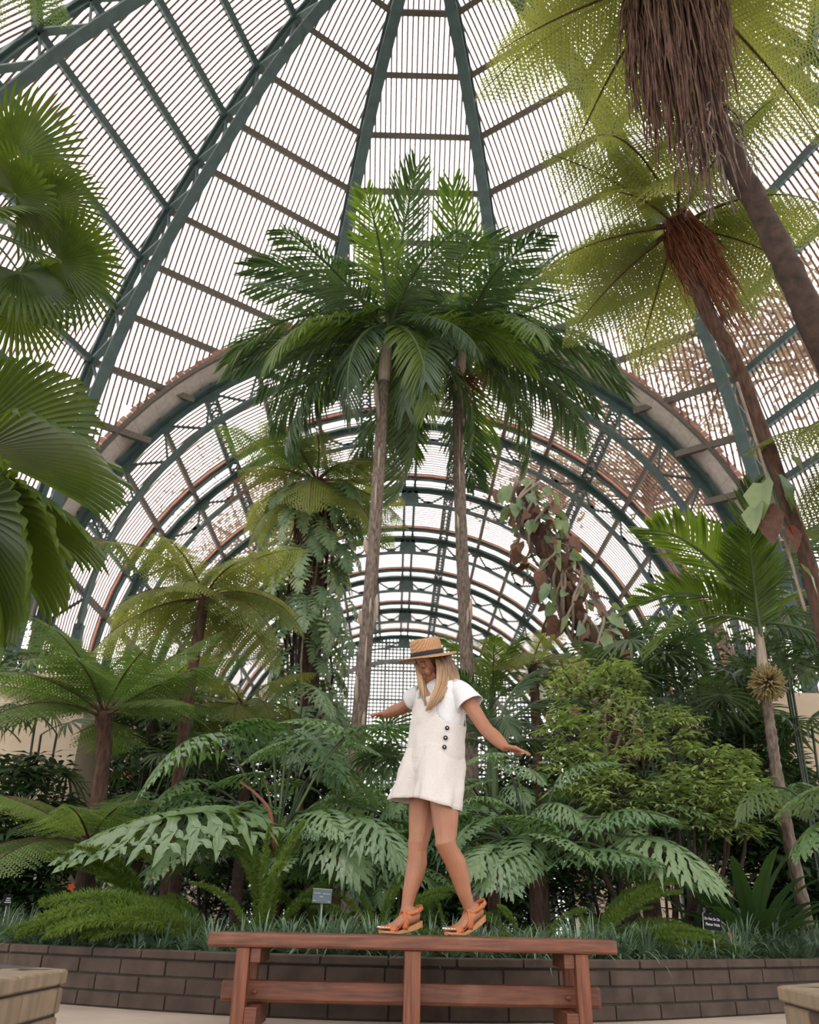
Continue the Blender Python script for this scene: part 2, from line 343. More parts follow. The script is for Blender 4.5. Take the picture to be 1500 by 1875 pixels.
mb=MB(); rr_=random.Random(3)
for i in range(150):
    a,b=R_(180*i/150),R_(180*(i+.93)/150); q=RV+.72+rr_.uniform(-.06,.06)
    mb.add([arc(a,RV+.34,YC+.25),arc(b,RV+.34,YC+.25),arc(b,q,YC+.25),arc(a,q,YC+.25)]+[arc(a,RV+.34,YC+.29),arc(b,RV+.34,YC+.29),arc(b,q,YC+.29),arc(a,q,YC+.29)],[(0,1,2,3),(7,6,5,4),(2,6,7,3),(0,3,7,4),(1,5,6,2)])
tn+=1; struct('trim_%d'%tn,mb,M['red'],label='red brown lath ends above the vault mouth')
# ------------------------------------------------------------------ dome
DX,DY=.27,13.2
PZ=[-1,8,10,11.8,14.5,16.3,18.1,19.9,21.7,23.6,24.9,25.8,26.4,26.7]
PR=[12.9,12.6,12.4,12.05,11.45,10.85,10.0,8.95,7.6,6.15,4.7,3.3,1.9,.6]
def rz_(z): return interp(z,PZ,PR)
def prof(): # arc-length resampled profile of the inner chord
    zz=np.linspace(0,26.7,800); rr=np.array([rz_(z) for z in zz]); rr=np.convolve(np.pad(rr,30,'edge'),np.ones(61)/61,'valid')
    s=np.concatenate([[0],np.cumsum(np.hypot(np.diff(zz),np.diff(rr)))]); return zz,rr,s
ZZ,RR,SS=prof()
def PS(s,off=0):
    z=np.interp(s,SS,ZZ); r=np.interp(s,SS,RR); e=.3; dz=np.interp(s+e,SS,ZZ)-np.interp(s-e,SS,ZZ); dr=np.interp(s+e,SS,RR)-np.interp(s-e,SS,RR)
    l=math.hypot(dz,dr) or 1; return r+off*dz/l, z-off*dr/l
def dpt(s,az,off=0,lat=0):
    r,z=PS(s,off); return Vector((DX+r*math.sin(az)+lat*math.cos(az),DY+r*math.cos(az)-lat*math.sin(az),z))
SMAX=SS[-1]-.5; S0=float(np.interp(11.9,ZZ,SS)); PSTEP=1.72
SP=[S0+PSTEP*k for k in range(-5,20) if S0+PSTEP*k<SMAX-1.2]
AZ=[-162,-126,-90,-54,-18,18,54,90,126,162,198]
def invault(p,m=.25,yy=1.0): return p.y>D1-yy and ((p.z<ZS and abs(p.x-CX)<RV+m) or math.hypot(p.x-CX,p.z-ZS)<RV+m)
for az in AZ[:-1]:
    a=R_(az); mb=MB(); S=np.arange(.0,SMAX,.55)
    lat=Vector((math.cos(a),-math.sin(a),0)); ok=lambda p:not(abs(az)==18 and invault(p,-.1))
    for s,s2 in zip(S[:-1],S[1:]):
        if not ok(dpt(s,a)): continue
        up=(dpt(s,a,.5)-dpt(s,a)).normalized()
        mb.m=0; mb.bar(dpt(s,a),dpt(s2,a),.36,.07,up); mb.bar(dpt(s,a,.12),dpt(s2,a,.12),.09,.18,up)
        mb.bar(dpt(s,a,1.0),dpt(s2,a,1.0),.30,.12,up); mb.bar(dpt(s,a,.88),dpt(s2,a,.88),.1,.16,up)
    for i,s in enumerate(SP):
        for h in (0,1):
            sa=s+PSTEP*.5*h
            if sa+PSTEP*.5>SMAX or not ok(dpt(sa,a)): continue
            p,q=dpt(sa,a,.95 if h==0 else .1),dpt(sa+PSTEP*.5,a,.1 if h==0 else .95)
            mb.m=0 if h else 1; mb.bar(p,q,.22 if h==0 else .1,.05,lat.cross(q-p).normalized())
    tn+=1; struct('trim_%d'%tn,mb,[M['green'],M['green_lt']],label='green latticed steel rib of the dome')
def panel(az0,az1):
    am=R_((az0+az1)/2); ha=R_((az1-az0)/2); ta=math.tan(ha); ca=math.cos(ha)
    def P(s,u,off=1.12):
        r,z=PS(s,off); r*=ca; return Vector((DX+r*math.sin(am)+u*math.cos(am),DY+r*math.cos(am)-u*math.sin(am),z)), r*ta
    mb=MB(); lb=MB()
    S=[s for s in SP]
    Sf=[0]+[q for s in S for q in(s,s+PSTEP/2)]; Sf=sorted(set(q for q in Sf if 0<=q<SMAX))
    # laths
    n=int(12.9*ca*ta/.172)
    for k in range(-n,n+1):
        u=k*.172
        for s,s2 in zip(Sf[:-1],Sf[1:]):
            if s<3: continue
            p,w=P(s,u); q,w2=P(s2,u)
            if abs(u)>w: continue
            if invault(p,.35) or invault(q,.35): continue
            if abs(u)>w2:
                f=(w-abs(u))/max(w-w2,1e-6); q=p+(q-p)*f
            up=(P(s,u,1.5)[0]-p).normalized(); lb.bar(p,q,.062,.022,up)
    struct('ceiling',lb,M['lath'],label='redwood lath infill between two dome ribs')
    # purlins
    for s in S:
        if s<3: continue
        p0,w=P(s,0,1.02); d=Vector((math.cos(am),-math.sin(am),0)); N_=16; seg=[]
        for i in range(N_):
            u0=-w+2*w*i/N_; u1=-w+2*w*(i+1)/N_; a_=p0+d*u0; b_=p0+d*u1
            if not(invault(a_,-.2,.15) or invault(b_,-.2,.15)): mb.bar(a_,b_,.19,.24,(P(s,0,1.5)[0]-P(s,0)[0]).normalized())
    # ridge edges along both ribs
    global tn; tn+=1; struct('trim_%d'%tn,mb,M['purlin'] if az0>-60 and az1<60 else M['green'],label='cross purlins between two dome ribs')
for a0,a1 in zip(AZ[:-1],AZ[1:]): panel(a0,a1)
mb=MB(); mb.tube([(DX,DY,25.6),(DX,DY,27.6)],[1.1,1.1],20); tn+=1; struct('trim_%d'%tn,mb,M['green'],label='green crown ring of the dome')
# floor, soil, stucco pylons
mb=MB(); mb.add([(-20,-8,0),(22,-8,0),(22,60,0),(-20,60,0)],[(0,1,2,3)]); struct('floor',mb,M['floor'],label='beige concrete path')
WALLXY=[(-5.6,8.6),(-4.4,7.65),(-3.2,6.75),(-2.03,6.02),(-.85,5.52),(.2,5.40),(1.28,5.62),(2.4,6.25),(3.5,7.0),(4.8,8.1),(5.8,9.2)]
WPTS=spline([(x,y,0) for x,y in WALLXY],60)
mb=MB(); SOIL=.27
vs=[(p.x*1.0,p.y+.16,SOIL) for p in WPTS]; fs=[]
back=[(p.x*2.6,24,SOIL) for p in WPTS]; n=len(vs)
vs+=[(p.x*1.8,13,SOIL+.05) for p in WPTS]+back
for r in range(2): fs+=[(r*n+i,r*n+i+1,(r+1)*n+i+1,(r+1)*n+i) for i in range(n-1)]
mb.add(vs,fs); struct('floor',mb,M['soil'],label='dark soil bed behind the curved block wall')
# retaining wall of blocks
def blockwall(name,path,courses,m,depth,blen,parent=None,seed=1,closed=False,mm=None):
    rnd=random.Random(seed); cum=[0]
    for a,b in zip(path[:-1],path[1:]): cum.append(cum[-1]+(b-a).length)
    T=cum[-1]
    def pt(s):
        s=max(0,min(T,s)); i=max(0,min(len(path)-2,int(np.searchsorted(cum,s))-1)); f=(s-cum[i])/(cum[i+1]-cum[i]); return path[i].lerp(path[i+1],f),(path[i+1]-path[i]).normalized()
    mb=MB(); z=0
    for ci,h in enumerate(courses):
        s=-blen*(.5 if ci%2 else .0)-rnd.random()*.1; cap=ci==len(courses)-1; bl=blen*(1.15 if cap else 1)
        while s<T:
            e=min(s+bl,T); s0=max(s,0)
            if e-s0>.03:
                a,ta=pt(s0+.006); b,tb=pt(e-.006); na=Vector((ta.y,-ta.x,0)); nb=Vector((tb.y,-tb.x,0)); o=rnd.uniform(-.004,.004)+(.012 if cap else 0); z0=z+.006; z1=z+h-(.004 if not cap else 0); bv=.006
                q=[]
                for zz,ins in((z0,bv),(z0+bv,0),(z1-bv,0),(z1,bv)):
                    dir_=(b-a).normalized()*ins
                    q+=[a+dir_+na*(o-ins)+Vector((0,0,zz)),b-dir_+nb*(o-ins)+Vector((0,0,zz)),b-dir_-nb*(depth-ins)+Vector((0,0,zz)),a+dir_-na*(depth-ins)+Vector((0,0,zz))]
                f=[(3,2,1,0),(12,13,14,15)]
                for l in range(3):
                    for k in range(4): f.append((l*4+k,l*4+(k+1)%4,l*4+4+(k+1)%4,l*4+4+k))
                mb.m=0 if rnd.random()<.8 or mm is None else 2
                mb.add(q,f)
            s+=bl
        z+=h
    mb.m=1
    for i in range(len(path)-1):
        a,b=path[i],path[i+1]; t=(b-a).normalized(); nn=Vector((t.y,-t.x,0)); i1,i2=nn*-.012,nn*-(depth-.012)
        mb.add([a+i1,b+i1,b+i2,a+i2]+[v+Vector((0,0,z-.02)) for v in(a+i1,b+i1,b+i2,a+i2)],[(0,1,5,4),(4,5,6,7),(2,3,7,6),(0,4,7,3),(1,2,6,5)])
    o=mb.obj(name,[m,M['mortar']]+([mm] if mm else []),parent,smooth=False); return o
w=blockwall('wall_front',WPTS,[.085,.092,.092,.053],M['block'],.15,.345); tag(w,'low curved brown block retaining wall in front of the planting bed',kind='structure')
# stucco pylons at both sides
mb=MB()
pL=[at(20,1300,10.5),at(155,1300,10.5)]; mb.box(((pL[0].x-1.5+pL[1].x)/2,10.9,1.65),((pL[1].x-pL[0].x)+1.5,.8,3.3)); struct('wall_left',mb,M['stucco'],label='tan stucco pylon behind the left tree ferns')
mb=MB(); p=at(1440,1400,10.5); mb.box((p.x+1.6,11,1.65),(3.2,.8,3.3)); struct('wall_right',mb,M['stucco'],label='tan stucco pylon behind the right palms')
# ------------------------------------------------------------------ foliage templates (shared meshes)
def frame(T):
    y=Vector((0,0,1)).cross(T)
    if y.length<1e-3: y=Vector((0,1,0))
    y.normalize(); return y,T.cross(y)
def curve(L,a0,a1,n,side=0):   # rachis bending from slope a0 to a1 (radians above horizontal), local X forward
    p=Vector((0,0,0)); out=[p.copy()]; T=[]
    for i in range(n):
        a=a0+(a1-a0)*(i+.5)/n; d=Vector((math.cos(a)*math.cos(side*i/n),math.cos(a)*math.sin(side*i/n),math.sin(a))); T.append(d); p=p+d*(L/n); out.append(p.copy())
    T.append(T[-1]); return out,T
def cs(pts,T,s):
    u=s*(len(pts)-1); k=min(int(u),len(pts)-2); f=u-k; return pts[k].lerp(pts[k+1],f),T[k].lerp(T[k+1],f).normalized()
def fern_frond(name,m,L=1,a0=0,a1=-.9,np_=30,wid=.30,npl=14,seed=0,stem=None,s0=.14,sag=.25,fill=.9):
    rnd=random.Random(seed); mb=MB(); pts,T=curve(L,a0,a1,14,rnd.uniform(-.25,.25)); mb.m=1; mb.tube(pts,[.011*L*(1-.85*i/14) for i in range(15)],5); mb.m=0
    for i in range(np_):
        s=s0+(1-s0)*(i+.5)/np_; p,t=cs(pts,T,s); y,z=frame(t); pl=L*wid*max(.05,math.sin(PI*min(1,(s-s0*.6)/(1-s0*.6))**.75)**.8)*rnd.uniform(.9,1.08)
        for sd in(-1,1):
            d=(y*sd*math.cos(.35)+t*math.sin(.35)-z*(sag*.6+rnd.uniform(-.06,.1))).normalized(); n_=max(4,int(npl*pl/(L*wid)))
            q=p.copy(); st=pl/n_; w=pl*.022
            for k in range(n_):
                f=(k+.5)/n_; dd=(d-z*sag*f).normalized(); q2=q+dd*st; c=(q+q2)/2
                side=dd.cross(z).normalized(); up=side.cross(dd); ln=L*wid*.19*(1-f*.85)*min(1,.45+f*2)*fill
                for s2 in(-1,1):
                    e=(side*s2*.93+dd*.35-up*.18).normalized()*ln; hw=dd*st*.33
                    mb.add([c-hw*.6,c+e*.45-hw,c+e,c+e*.5+hw*.75],[(0,1,2,3)],[(0,.5),(.4,.2),(1,.5),(.5,.8)])
                q=q2
            mb.add([p-t*w,p+t*w,q],[(0,1,2)])
    return mb.mesh(name,[m,stem or M['bark']])
def palm_frond(name,m,L=1,a0=.3,a1=-.9,n=46,ll=.32,vee=.35,sag=.6,seed=0,s0=.12,wd=.014,stem=None,nseg=4,tuft=0):
    rnd=random.Random(seed); mb=MB(); pts,T=curve(L,a0,a1,16,rnd.uniform(-.3,.3)); mb.m=1; mb.tube(pts,[.016*L*(1-.9*i/16)+.001 for i in range(17)],6); mb.m=0
    for i in range(n):
        s=s0+(1-s0)*(i+.3)/n; p,t=cs(pts,T,s); y,z=frame(t); le=L*ll*(math.sin(PI*(.12+.80*(s-s0)/(1-s0)))**.6)*rnd.uniform(.9,1.05)
        for sd in(-1,1):
            lean=.45+.55*s+rnd.uniform(-.1,.1); d=(y*sd*math.cos(lean)+t*math.sin(lean)+z*(vee+rnd.uniform(-.12,.12)*(1+tuft*4))).normalized(); q=p.copy(); w0=L*wd*rnd.uniform(.85,1.1); rows=[]
            g=sag*rnd.uniform(.7,1.3)
            for k in range(nseg+1):
                f=k/nseg; wv=w0*(math.sin(PI*min(1,.18+.62*f))**.8 if k<nseg else .05); sw=d.cross(Vector((0,0,1)))
                sw=(t-d*t.dot(d)).normalized(); nn=d.cross(sw).normalized()
                if nn.z<0: nn=-nn
                rows.append([q-sw*wv-nn*wv*.35,q+nn*wv*.25,q+sw*wv-nn*wv*.35]); 
                d=(d+Vector((0,0,-g/nseg))).normalized(); q=q+d*le/nseg
            vs=[v for r in rows for v in r]; fs=[]; uv=[(k/nseg,b) for k in range(nseg+1) for b in(0,.5,1)]
            for k in range(nseg): fs+=[(k*3,k*3+1,k*3+4,k*3+3),(k*3+1,k*3+2,k*3+5,k*3+4)]
            mb.add(vs,fs,uv)
    return mb.mesh(name,[m,stem or M['stem']])
def fan_leaf(name,m,R=1,n=34,span=250,split=.55,droop=.5,seed=0,pet=1.0,cone=.25,jag=False,wf=1.0,stem=None):
    """petiole along +X then a pleated fan"""
    rnd=random.Random(seed); mb=MB(); mb.m=1
    pp=[Vector((pet*R*i/8,0,-.25*pet*R*(i/8)**2)) for i in range(9)]
    if pet>0: mb.tube(pp,[.018*R*(1.3-.6*i/8) for i in range(9)],6)
    mb.m=0; h=pp[-1] if pet>0 else Vector((0,0,0)); fx=Vector((1,0,-.25)).normalized() if pet>0 else Vector((1,0,0)); y=Vector((0,1,0)); z=fx.cross(y)
    sp=R_(span)
    def P(a,r,lift=0,dr=0): return h+(fx*math.cos(a)+y*math.sin(a))*r+z*(lift-cone*r*r/R*.6)+Vector((0,0,-dr))
    for i in range(n):
        a0=-sp/2+sp*i/n; a1=a0+sp/n; am=(a0+a1)/2; rs=R*split*(1-.12*abs(am)/sp*2); re=R*(1-.22*(abs(am)/(sp/2))**2)*rnd.uniform(.95,1.03); pl=.03*R; dj=droop*R*rnd.uniform(.5,1.3)
        vs=[];uv=[]; K=5
        for k in range(K+1):
            r=.03*R+(rs-.03*R)*k/K; vs+=[P(a0,r,0),P(am,r,pl*r/rs),P(a1,r,0)]; uv+=[(r/R,0),(r/R,.5),(r/R,1)]
        if jag: # blunt truncated ends
            for k in range(1,4):
                f=k/3; r=rs+(re-rs)*f; hw=(a1-a0)/2*(1-.22*f)*wf; vs+=[P(am-hw,r,0,dj*f*f*.25),P(am,r*(1.0 if k<3 else .965),pl,dj*f*f*.25),P(am+hw,r,0,dj*f*f*.25)]; uv+=[(r/R,0),(r/R,.5),(r/R,1)]
            nn=K+3
        else:
            for k in range(1,5):
                f=k/4; r=rs+(re-rs)*f; hw=(a1-a0)/2*(1-f)**.7*wf+.0015; vs+=[P(am-hw,r,0,dj*f*f*.4),P(am,r,pl*(1-f),dj*f*f*.4),P(am+hw,r,0,dj*f*f*.4)]; uv+=[(r/R,0),(r/R,.5),(r/R,1)]
            nn=K+4
        fs=[]
        for k in range(nn): fs+=[(k*3,k*3+1,k*3+4,k*3+3),(k*3+1,k*3+2,k*3+5,k*3+4)]
        mb.add(vs,fs,uv)
    return mb.mesh(name,[m,stem or M['stem']],smooth=False)
def philo_leaf(name,m,L=1,seed=0,droop=.5,lobes=10,wid=.56,fing=1.0,lw=.047):
    rnd=random.Random(seed); mb=MB()
    def drop(v): r=math.hypot(v.x-.15*L,v.y*1.3); return Vector((v.x,v.y,v.z-droop*r*r/L*.9))
    # central blade
    def strip(p0,ang,ln,w0,fn,K=9):
        vs=[];uv=[];c=p0.copy(); a=ang
        for k in range(K+1):
            f=k/K; w=w0*fn(f); d=Vector((math.cos(a),math.sin(a),0)); nrm=Vector((-d.y,d.x,0))
            vs+=[drop(c-nrm*w+Vector((0,0,.10*w+.012*L*math.sin(f*9)))),drop(c+Vector((0,0,-.0))),drop(c+nrm*w+Vector((0,0,.10*w-.012*L*math.sin(f*9+1))))]; uv+=[(f,0),(f,.5),(f,1)]
            c=c+d*ln/K; a=a*(1-.035) if ang>=0 else a*(1-.035)
        fs=[]
        for k in range(K): fs+=[(k*3,k*3+1,k*3+4,k*3+3),(k*3+1,k*3+2,k*3+5,k*3+4)]
        mb.add(vs,fs,uv)
    strip(Vector((-.02*L,0,0)),0,L*1.02,L*.085,lambda f:(1-f)**.45*(.8+.3*math.sin(f*26))+.01)
    for i in range(lobes):
        s=.02+.86*(i/(lobes-1))**1.05
        for sd in(-1,1):
            ang=sd*(R_(128)-R_(100)*(i/(lobes-1))**.8+rnd.uniform(-.06,.06)); ln=L*wid*(.62+.38*math.sin(PI*min(1,.25+.6*i/(lobes-1))))*(1-.52*(i/(lobes-1))**2)*rnd.uniform(.92,1.08)
            w0=L*lw*rnd.uniform(.85,1.15); p0=Vector((s*L,0,0))
            strip(p0,ang,ln,w0,lambda f:(1-f**2.2)*(.62+.38*f*1.2)*(1+.28*math.sin(f*17+seed))+.02)
            for j,(fs_,fl) in enumerate(((.42,.30),(.68,.24))):
                for s3 in(-1,1):
                    d=Vector((math.cos(ang),math.sin(ang),0)); q=p0+d*ln*fs_*.97
                    strip(q,ang+s3*.62,ln*fl*fing,w0*.48,lambda f:(1-f**2)*(1)+.02,4)
    return mb.mesh(name,m)
def heart_leaf_pts(): return [(0,0),(-.12,.22),(.05,.42),(.35,.44),(.7,.25),(1,0),(.7,-.25),(.35,-.44),(.05,-.42),(-.12,-.22)]
def add_leaf(mb,p,d,n,L,kind='heart',droop=.15):
    d=d.normalized(); y=n.cross(d)
    if y.length<1e-3: y=Vector((0,1,0))
    y.normalize(); n=d.cross(y)
    def V(u,v,h=0): return p+d*u*L+y*v*L+n*h*L
    if kind=='heart':
        mb.add([V(0,0,0),V(-.1,.2,.05),V(.3,.38,.06),V(.72,.2,-.02-droop),V(1,0,-droop*2),V(.72,-.2,-.02-droop),V(.3,-.38,.06),V(-.1,-.2,.05),V(.45,0,-.02)],[(0,1,2,8),(8,2,3,4),(8,4,5,6),(0,8,6,7)],[(0,.5),(0,0),(.3,0),(.7,.1),(1,.5),(.7,.9),(.3,1),(0,1),(.45,.5)])
    else:
        w=.16; mb.add([V(0,0),V(.35,w,.03),V(1,0,-droop),V(.35,-w,.03),V(.5,0,-.01)],[(0,1,4),(1,2,4),(2,3,4),(3,0,4)],[(0,.5),(.3,0),(1,.5),(.3,1),(.5,.5)])
def blade(mb,p,d,L,w,g=1.2,n=6):
    d=Vector(d).normalized(); q=Vector(p); vs=[];uv=[]
    for k in range(n+1):
        f=k/n; sw=d.cross(Vector((0,0,1)))
        if sw.length<1e-3: sw=Vector((1,0,0))
        sw.normalize(); ww=w*(1-f**2.5)+.0004; nn=sw.cross(d); vs+=[q-sw*ww+nn*ww*.3,q,q+sw*ww+nn*ww*.3]; uv+=[(f,0),(f,.5),(f,1)]; q=q+d*L/n; d=(d+Vector((0,0,-g*L/n/ .25*.25*(.4+f)))).normalized()
    fs=[]
    for k in range(n): fs+=[(k*3,k*3+1,k*3+4,k*3+3),(k*3+1,k*3+2,k*3+5,k*3+4)]
    mb.add(vs,fs,uv)
def rvec(rnd,z0=-1,z1=1):
    a=rnd.uniform(0,2*PI); z=rnd.uniform(z0,z1); r=math.sqrt(max(0,1-z*z)); return Vector((r*math.cos(a),r*math.sin(a),z))
def plume(name,m,L=1,seed=0,r=.055,n=900,a0=1.2,a1=-.3):
    rnd=random.Random(seed); mb=MB(); pts,T=curve(L,a0,a1,12,rnd.uniform(-.5,.5)); mb.m=1; mb.tube(pts,[.006*(1-.6*i/12) for i in range(13)],4); mb.m=0
    for i in range(n):
        s=i/n; p,t=cs(pts,T,.03+.97*s); d=(rvec(rnd)+t*.9).normalized(); rr=r*math.sin(PI*(.12+.83*s))**.5*rnd.uniform(.7,1.1)
        sw=d.cross(rvec(rnd)).normalized()*.0028; mb.add([p-sw,p+sw,p+d*rr+sw*.3],[(0,1,2)])
        q=p+d*rr*.5; d2=(d+rvec(rnd)*.8).normalized(); mb.add([q-sw,q+sw,q+d2*rr*.5],[(0,1,2)])
    return mb.mesh(name,[m,M['stem']])
T_={}
T_['fernY']=[fern_frond('fern_frond',M['fern'],1,0,a,34,.33,14,i,sag=.4,fill=.95) for i,a in enumerate((-1.15,-1.5,-.9))]
T_['fernG']=[fern_frond('fern_frond',M['fern_g'],1,0,a,34,.33,14,i+5,sag=.3,fill=.95) for i,a in enumerate((-.7,-1.0,-.45))]
T_['fernN']=[fern_frond('near_fern_frond',M['fern'],1,0,a,38,.30,18,i+9,fill=.78,sag=.35) for i,a in enumerate((-.7,-1.1))]
T_['fernD']=[fern_frond('dead_fern_frond',M['fern_dead'],1,0,a,22,.16,9,i+20,sag=.8) for i,a in enumerate((-1.5,-1.2))]
T_['palm']=[palm_frond('palm_frond',M['palm'],1,.15,a,62,.30,.12,1.15,i,wd=.0056) for i,a in enumerate((-1.1,-1.5,-.8))]
T_['palmY']=[palm_frond('palm_frond',M['palm_y'],1,.15,a,58,.30,.15,1.0,i+4,wd=.0058) for i,a in enumerate((-.9,-1.3))]
T_['palmW']=[palm_frond('arching_palm_frond',M['palm_y'],1,.2,a,42,.33,.35,.45,i+8,wd=.0115) for i,a in enumerate((-.9,-1.25))]
T_['areca']=[palm_frond('upright_palm_frond',M['palm'],1,.1,a,34,.38,.3,.3,i+12,wd=.009) for i,a in enumerate((-.5,-.9))]
T_['fan']=[fan_leaf('fan_leaf',M['fan'],1,40,280,.55,.35,i,pet=1.1) for i in range(3)]
T_['fanL']=[fan_leaf('pleated_fan_leaf',M['fan'],1,20,84,.74,.25,i,pet=.5,jag=True,cone=.3) for i in range(2)]
T_['lady']=[fan_leaf('lady_palm_leaf',M['palm'],1,17,300,.16,.5,i,pet=.9,cone=.45,wf=.85) for i in range(3)]
T_['philo']=[philo_leaf('lobed_leaf',M['philo'],1,i,d) for i,d in enumerate((.35,.55,.75))]
T_['monst']=[philo_leaf('split_leaf',M['monst'],1,i+7,.45,8,.46,.35,.075) for i in range(2)]
T_['plume']=[plume('plume',M['fox'],1,i,.062,1500,a,b) for i,(a,b) in enumerate(((1.2,-.2),(.7,-.35),(1.45,.6)))]
def fronds(parent,key,n,L,el0,el1,name='frond',seed=0,az0=0,azr=2*PI,up=0,base=(0,0,0),rj=.12):
    rnd=random.Random(seed)
    for i in range(n):
        f=i/max(1,n-1); az=az0+(i*2.39996)%azr if azr>6 else az0+rnd.uniform(0,azr); el=el1+(el0-el1)*f+rnd.uniform(-rj,rj)
        d=Vector((math.cos(az)*math.cos(el),math.sin(az)*math.cos(el),math.sin(el)))
        link(name,rnd.choice(T_[key]),parent,Vector(base)+d*.02+Vector((0,0,-up*f)),aim(d,rnd.uniform(-.15,.15)),L*rnd.uniform(.88,1.08))
def trunk(parent,pts,r0,r1,m,seed=0,n=14,rough=.06,rings=0,name='trunk',K=40):
    rnd=random.Random(seed); P=spline(pts,K); mb=MB(); rad=[]
    for i in range(K+1):
        f=i/K; r=r0+(r1-r0)*f; r*=1+rough*rnd.uniform(-1,1)
        if rings and i%2: r*=1+rings
        rad.append(r)
    mb.tube(P,rad,n); return mb.obj(name,m,parent)
def rel(pts,o): return [Vector(p)-Vector(o) for p in pts]
# ------------------------------------------------------------------ outdoor trees beyond the lath
def out_tree(c,r,seed,label,n=1500,ls=.45):
    c=Vector(c); rnd=random.Random(seed); side=1 if c.x>0 else -1; x=max(abs(c.x)+1,13.8)*side if c.y>20 else c.x
    t=thing('outdoor_tree',(x,c.y,0),label,'tree'); mb=MB(); lb=MB()
    top=c-Vector((x,c.y,0)); mb.tube(spline([(0,0,0),(side*.6,0,top.z*.5),top*.9+Vector((0,0,-r*.3)),top],14),[.45-.3*i/14 for i in range(15)],8); cl=[]
    for i in range(30):
        d=rvec(rnd,-.5,1); e=top+d*r*rnd.uniform(.7,1); st=top+Vector((side*.1,0,-r*.4*rnd.random())); md=(st+e)/2+rvec(rnd)*.5; mb.tube(spline([st,md,e],5),[.10,.08,.06,.05,.03,.02],5)
        cl.append((e,r*rnd.uniform(.2,.34))); cl.append((md,r*.2))
    for i in range(n):
        e,q=rnd.choice(cl); p=e+rvec(rnd)*q*rnd.random()**.4; add_leaf(lb,p,rvec(rnd),rvec(rnd),ls*rnd.uniform(.6,1.2),'lance')
    mb.obj('trunk',M['bark_p'],t); tag(lb.obj('foliage',M['out'],t),kind='stuff')
for i,(q,r,n,l) in enumerate(((at(1020,880,50),6.5,2600,'tall brown outdoor tree beyond the vault, behind the vine covered trunk'),(at(1180,860,34),5.5,3000,'broad brown tree outside the vault, above the upright palm'),
    (at(1330,640,30),6,2200,'wide pale brown tree outside the dome, right of the thin leaning trunk'),(at(1520,560,22),5,1800,'outdoor tree at the right edge of the photo, seen through dome lath'),
    (at(480,985,58),8,4600,'reddish brown tree outside the left side of the vault, behind the climber covered fern'))):
    out_tree(q,r,i,l,n)
# ------------------------------------------------------------------ bench
BY=4.80; BX=.105; BT=.44
t=thing('bench',(BX,BY+.2,0),'long red stained wooden bench the woman walks on','bench')
def bev(o,w=.006,seg=2):
    b=o.modifiers.new('bevel','BEVEL'); b.width=w; b.segments=seg; b.limit_method='ANGLE'; return o
def pbox(name,c,size,m,par,w=.005,M_=None):
    mb=MB(); mb.box(Vector((0,0,0)),size,M=M_); o=mb.obj(name,m,par,smooth=False); o.location=c; return bev(o,w)
pbox('seat',(0,0,BT-.034),(2.12,.44,.068),M['wood'],t,.012)
for sx in(-1,1):
    for sy in(-1,1):
        pbox('leg',(sx*.875,sy*.165,(BT-.068)/2),(.068,.075,BT-.068),M['wood_v'],t)
    pbox('cleat',(sx*(.875-.062),0,BT-.068-.035),(.055,.36,.07),M['wood'],t)
    pbox('foot_rail',(sx*(.875-.065),0,.06),(.062,.40,.095),M['wood'],t)
    mb=MB(); mb.tube([(0,-.06,0),(0,.06,0)],.013,10); o=mb.obj('dowel',M['wood_v'],t); o.location=(sx*(.875-.055),0,.165)
pbox('leg',(0,-.165,(BT-.068)/2),(.085,.07,BT-.068),M['wood_v'],t)
pbox('leg',(0,.165,(BT-.068)/2),(.085,.07,BT-.068),M['wood_v'],t)
pbox('stretcher',(0,0,.165),(2.0,.05,.105),M['wood'],t,.018)
# ------------------------------------------------------------------ foreground planters
def planter(name,corner,front,back,label,seed=5):
    x,y=corner; c=thing(name,(x,y,0),label,'planter'); f=Vector((front[0]-x,front[1]-y,0)).normalized()*1.7; k=Vector((back[0]-x,back[1]-y,0)).normalized()*1.7
    seq=((f,Vector((0,0,0))),(Vector((0,0,0)),k)) if x<0 else ((k,Vector((0,0,0))),(Vector((0,0,0)),f))
    for i,(a,b) in enumerate(seq): blockwall('wall',[a,a.lerp(b,.5),b],[.085,.092,.092,.053],M['block_tan'],.17,.33,c,seed+i,mm=M['block'])
    mb=MB(); u=(f+k)*.10; mb.add([u+Vector((0,0,.27)),u+f*.8+Vector((0,0,.27)),f*.9+k*.9+Vector((0,0,.27)),u+k*.8+Vector((0,0,.27))],[(0,1,2,3)]); mb.obj('soil',M['soil'],c)
    return c
planter('brick_planter',(-1.21,3.5),(-1.2,2.91),(-1.56,3.75),'tan block planter at the left edge of the photo')
planter('brick_planter',(1.40,3.39),(1.35,2.95),(1.65,3.62),'tan block planter at the right edge of the photo',9)

